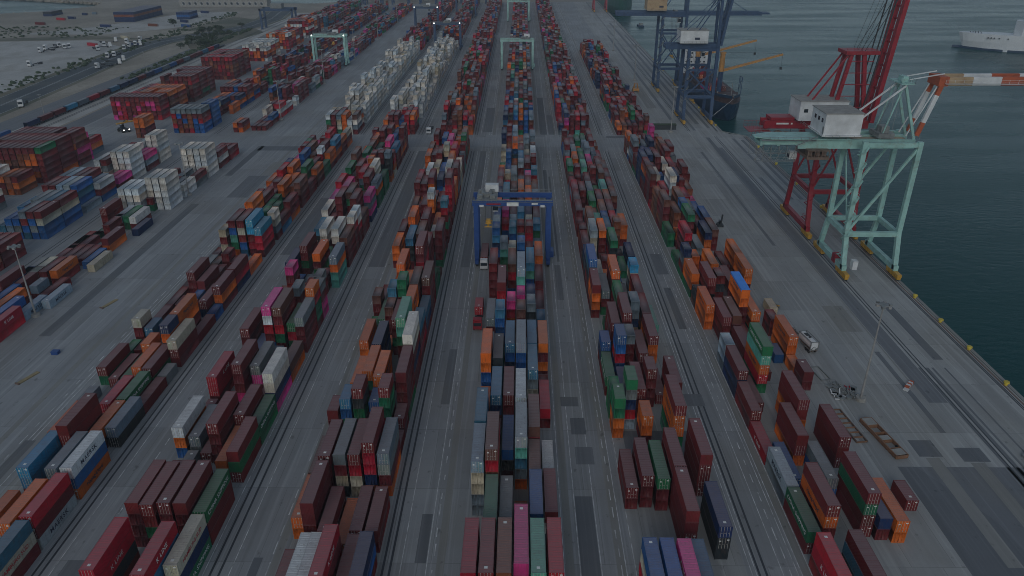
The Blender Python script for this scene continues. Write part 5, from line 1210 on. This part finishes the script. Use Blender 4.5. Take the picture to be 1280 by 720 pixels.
# reach stacker / yard tractors
def stacker(x,y,rz,mt,label):
    e=empty('reach_stacker',(x,y,0),label,'reach stacker',rz=rz)
    _MB().box(-1.6,-3.4,.9,1.6,3.6,2.0).build('chassis',mt,e)
    cb_=_MB().box(-.8,.2,2.0,.8,2.0,4.0).build('cab',M['glass'],e); _MB().box(-.9,.1,4.0,.9,2.1,4.15).build('cab_roof',M['white_paint'],cb_)
    _MB().beam((0,3.2,3.2),(0,-6.2,7.4),.8,.9).build('boom',mt,e)
    sp_=_MB().box(-6.1,-7.0,6.2,6.1,-6.0,6.8); sp_.box(-.6,-6.9,6.8,.6,-6.1,7.4); sp_.build('spreader',M['yellow_paint'],e)
    for yy,r_ in ((-2.4,1.0),(2.6,.8)):
        for xx in (-1.7,1.7): _MB().tube((xx-.4,yy,r_),(xx+.4,yy,r_),r_,k=14).build('wheel',M['rubber'],e)
    return e
stacker(-221,409,.9,M['dark_steel'],'dark reach stacker with headlights beside the pink-topped stack at left')
sphere_lamp(C.objects['reach_stacker'],(1.5,-3.6,1.6),.35,'headlight'); sphere_lamp(C.objects['reach_stacker'],(-1.5,-3.6,1.6),.35,'headlight')
e=empty('yard_lift',(77.4,269,0),'small dark lift vehicle with upright mast beside the quayside block','lift vehicle'); _MB().box(-1,-1.4,.3,1,1.4,1.1).build('chassis',M['dark_steel'],e); _MB().box(-.5,-.3,1.1,.5,.9,2.4).build('cab',M['glass'],e); _MB().beam((0,-1.0,1),(0.2,-1.2,5.2),.5).build('mast',M['dark_steel'],e)
for x in (-.9,.9):
    for y in (-1,1): _MB().tube((x-.2,y,.4),(x+.2,y,.4),.4,k=10).build('wheel',M['rubber'],e)
# far working figures on the quay beyond: small orange triangular hopper
e=empty('hopper',(79.5,520,0),'small orange pyramid-shaped hopper on the far quay apron','hopper'); _MB().prism([(-2.2,-2.2),(2.2,-2.2),(2.2,2.2),(-2.2,2.2)],1,2.4).build('bin',M['orange_paint'],e)
for x,y in ((-2,-2),(2,-2),(2,2),(-2,2)): _MB().beam((x,y,0),(x*.3,y*.3,6),.4).build('leg',M['orange_paint'],e)
e=empty('shed',(85,418,0),'green roofed container shelter on the quay beside the crane','shed'); _MB().box(-12,-1.6,0,3,1.6,2.6).build('shelter_body',M['dark_steel'],e); _MB().box(-12.2,-1.8,2.6,3.2,1.8,2.8).build('roof',M['foliage'],e)
# warehouse on the north dock
e=empty('dock_building',(-420,1085,0),'long pale low dock building near the top left','building')
_MB().box(-45,-9,0,75,9,9).build('wall',M['pile_concrete'],e)
rf=_MB().box(-46,-10,9,76,10,9.6).build('roof',M['grey_steel'],e)
for k in range(14):
    w_=_MB().box(-41+k*8.2,-9.12,2,-37+k*8.2,-9.0,6).build('window',M['white_paint'],e); _MB().box(-40.6+k*8.2,-9.2,2.4,-37.4+k*8.2,-9.12,5.6).build('pane',M['glass'],w_)
e=empty('dock_building',(-525,600,0),'flat pale shed at the left edge beyond the truck lot','building'); _MB().box(-60,-14,0,26,14,5).build('wall',M['white_paint'],e); _MB().box(-61,-15,5,27,15,5.4).build('roof',M['pile_concrete'],e)
# ------------------------------------------------------------------ trees
def leaf_crown(h,r,seed,n=420):
    rr=random.Random(seed); b_=_MB(); lobes=[(rr.uniform(-r*.5,r*.5),rr.uniform(-r*.5,r*.5),h*rr.uniform(.5,.8),r*rr.uniform(.45,.75)) for _ in range(7)]
    for i in range(n):
        lx,ly,lz_,lr=rr.choice(lobes); th=rr.uniform(0,6.283); ph=math.acos(rr.uniform(-1,1)); d=lr*rr.uniform(.55,1.05)
        c_=Vector((lx+d*math.sin(ph)*math.cos(th),ly+d*math.sin(ph)*math.sin(th),lz_+d*.8*math.cos(ph)))
        s_=rr.uniform(.35,.8); a=Vector((rr.uniform(-1,1),rr.uniform(-1,1),rr.uniform(-.6,.6))).normalized()*s_; u=a.cross(Vector((rr.uniform(-1,1),rr.uniform(-1,1),rr.uniform(-1,1)))).normalized()*s_
        b_.quad([c_-a,c_-u*.6,c_+a,c_+u*.6])
    return b_.mesh('crown',M['foliage'])
crowns=[leaf_crown(7,3.6,s) for s in (1,2,3)]
tb=_MB(); tb.tube((0,0,0),(0,0,3.8),.28,.16,k=7)
for a in (0,2.1,4.2): tb.beam((0,0,3),(1.3*math.cos(a),1.3*math.sin(a),5),.14)
tm=tb.mesh('trunk',M['bark'])
TP=[(246,46),(252,44),(258,50),(262,42),(268,48),(272,44),(276,40),(255,56),(248,52),(240,55),(236,58),(266,54),(280,46),(288,44),(302,34),(226,61),(218,33),(262,58),(251,60),(270,38)]
for i,(px,py) in enumerate(TP):
    x,y=gpt(px,py); e=empty('tree',(x,y,0),f'dark green roadside tree in the clump by the motorway bend, {ORD[i]} counted from the left','tree','trees by the motorway bend',rz=R.uniform(0,6))
    s_=R.uniform(.7,1.2); e.scale=(s_*1.3,s_*1.3,s_)
    for nm,me_ in (('trunk',tm),('crown',R.choice(crowns))): o=bpy.data.objects.new(nm,me_); C.objects.link(o); o.parent=e
bs=_MB()
for k in range(900):
    if k%3==0: x,y=R.uniform(-700,-430),R.uniform(770,860)
    elif k%3==1: x,y=R.uniform(-298,-289),R.uniform(560,850)
    else: x,y=R.uniform(-372,-352),R.uniform(480,1000)
    s_=R.uniform(.5,1.6); bs.blob((x,y,s_*.4),(s_*1.3,s_*1.3,s_*.8),5,3,.35)
stuff(bs.build('scrub_bushes',M['foliage']),'low dark scrub bushes along the motorway verge and dirt lots','bushes')
# moored work boat
e=empty('work_boat',(138,900,-3.6),'small dark work boat near the stern of the green ship','boat'); _MB().prism([(-3,-8),(3,-8),(3.4,6),(0,11),(-3.4,6)],0,1.8).build('hull',M['hull_blue'],e); _MB().box(-1.8,-4,1.8,1.8,1,4.2).build('wheelhouse',M['grey_steel'],e)
# mooring line of the blue ship
q=_MB().beam((0,0,.6),(14.4,6.2,10.6),.12); o=q.build('mooring_line',M['white_paint']); o.location=(112.3,441,0); tag(o,"pale mooring line from the quay to the blue ship's bow",'rope')
# ------------------------------------------------------------------ haze
hz=_MB().box(-4050,-1550,-9.5,4050,5050,125); hm=bpy.data.materials.new('haze'); hm.use_nodes=True; t=hm.node_tree; t.nodes.clear()
pv=t.nodes.new('ShaderNodeVolumePrincipled'); pv.inputs['Density'].default_value=.00018; pv.inputs['Color'].default_value=(.82,.9,1,1); pv.inputs['Anisotropy'].default_value=.2
ou=t.nodes.new('ShaderNodeOutputMaterial'); t.links.new(pv.outputs[0],ou.inputs['Volume'])
HZ=True
if HZ:
    o=hz.build('haze',hm); stuff(o,'thin pale dusk haze over the whole port','haze')
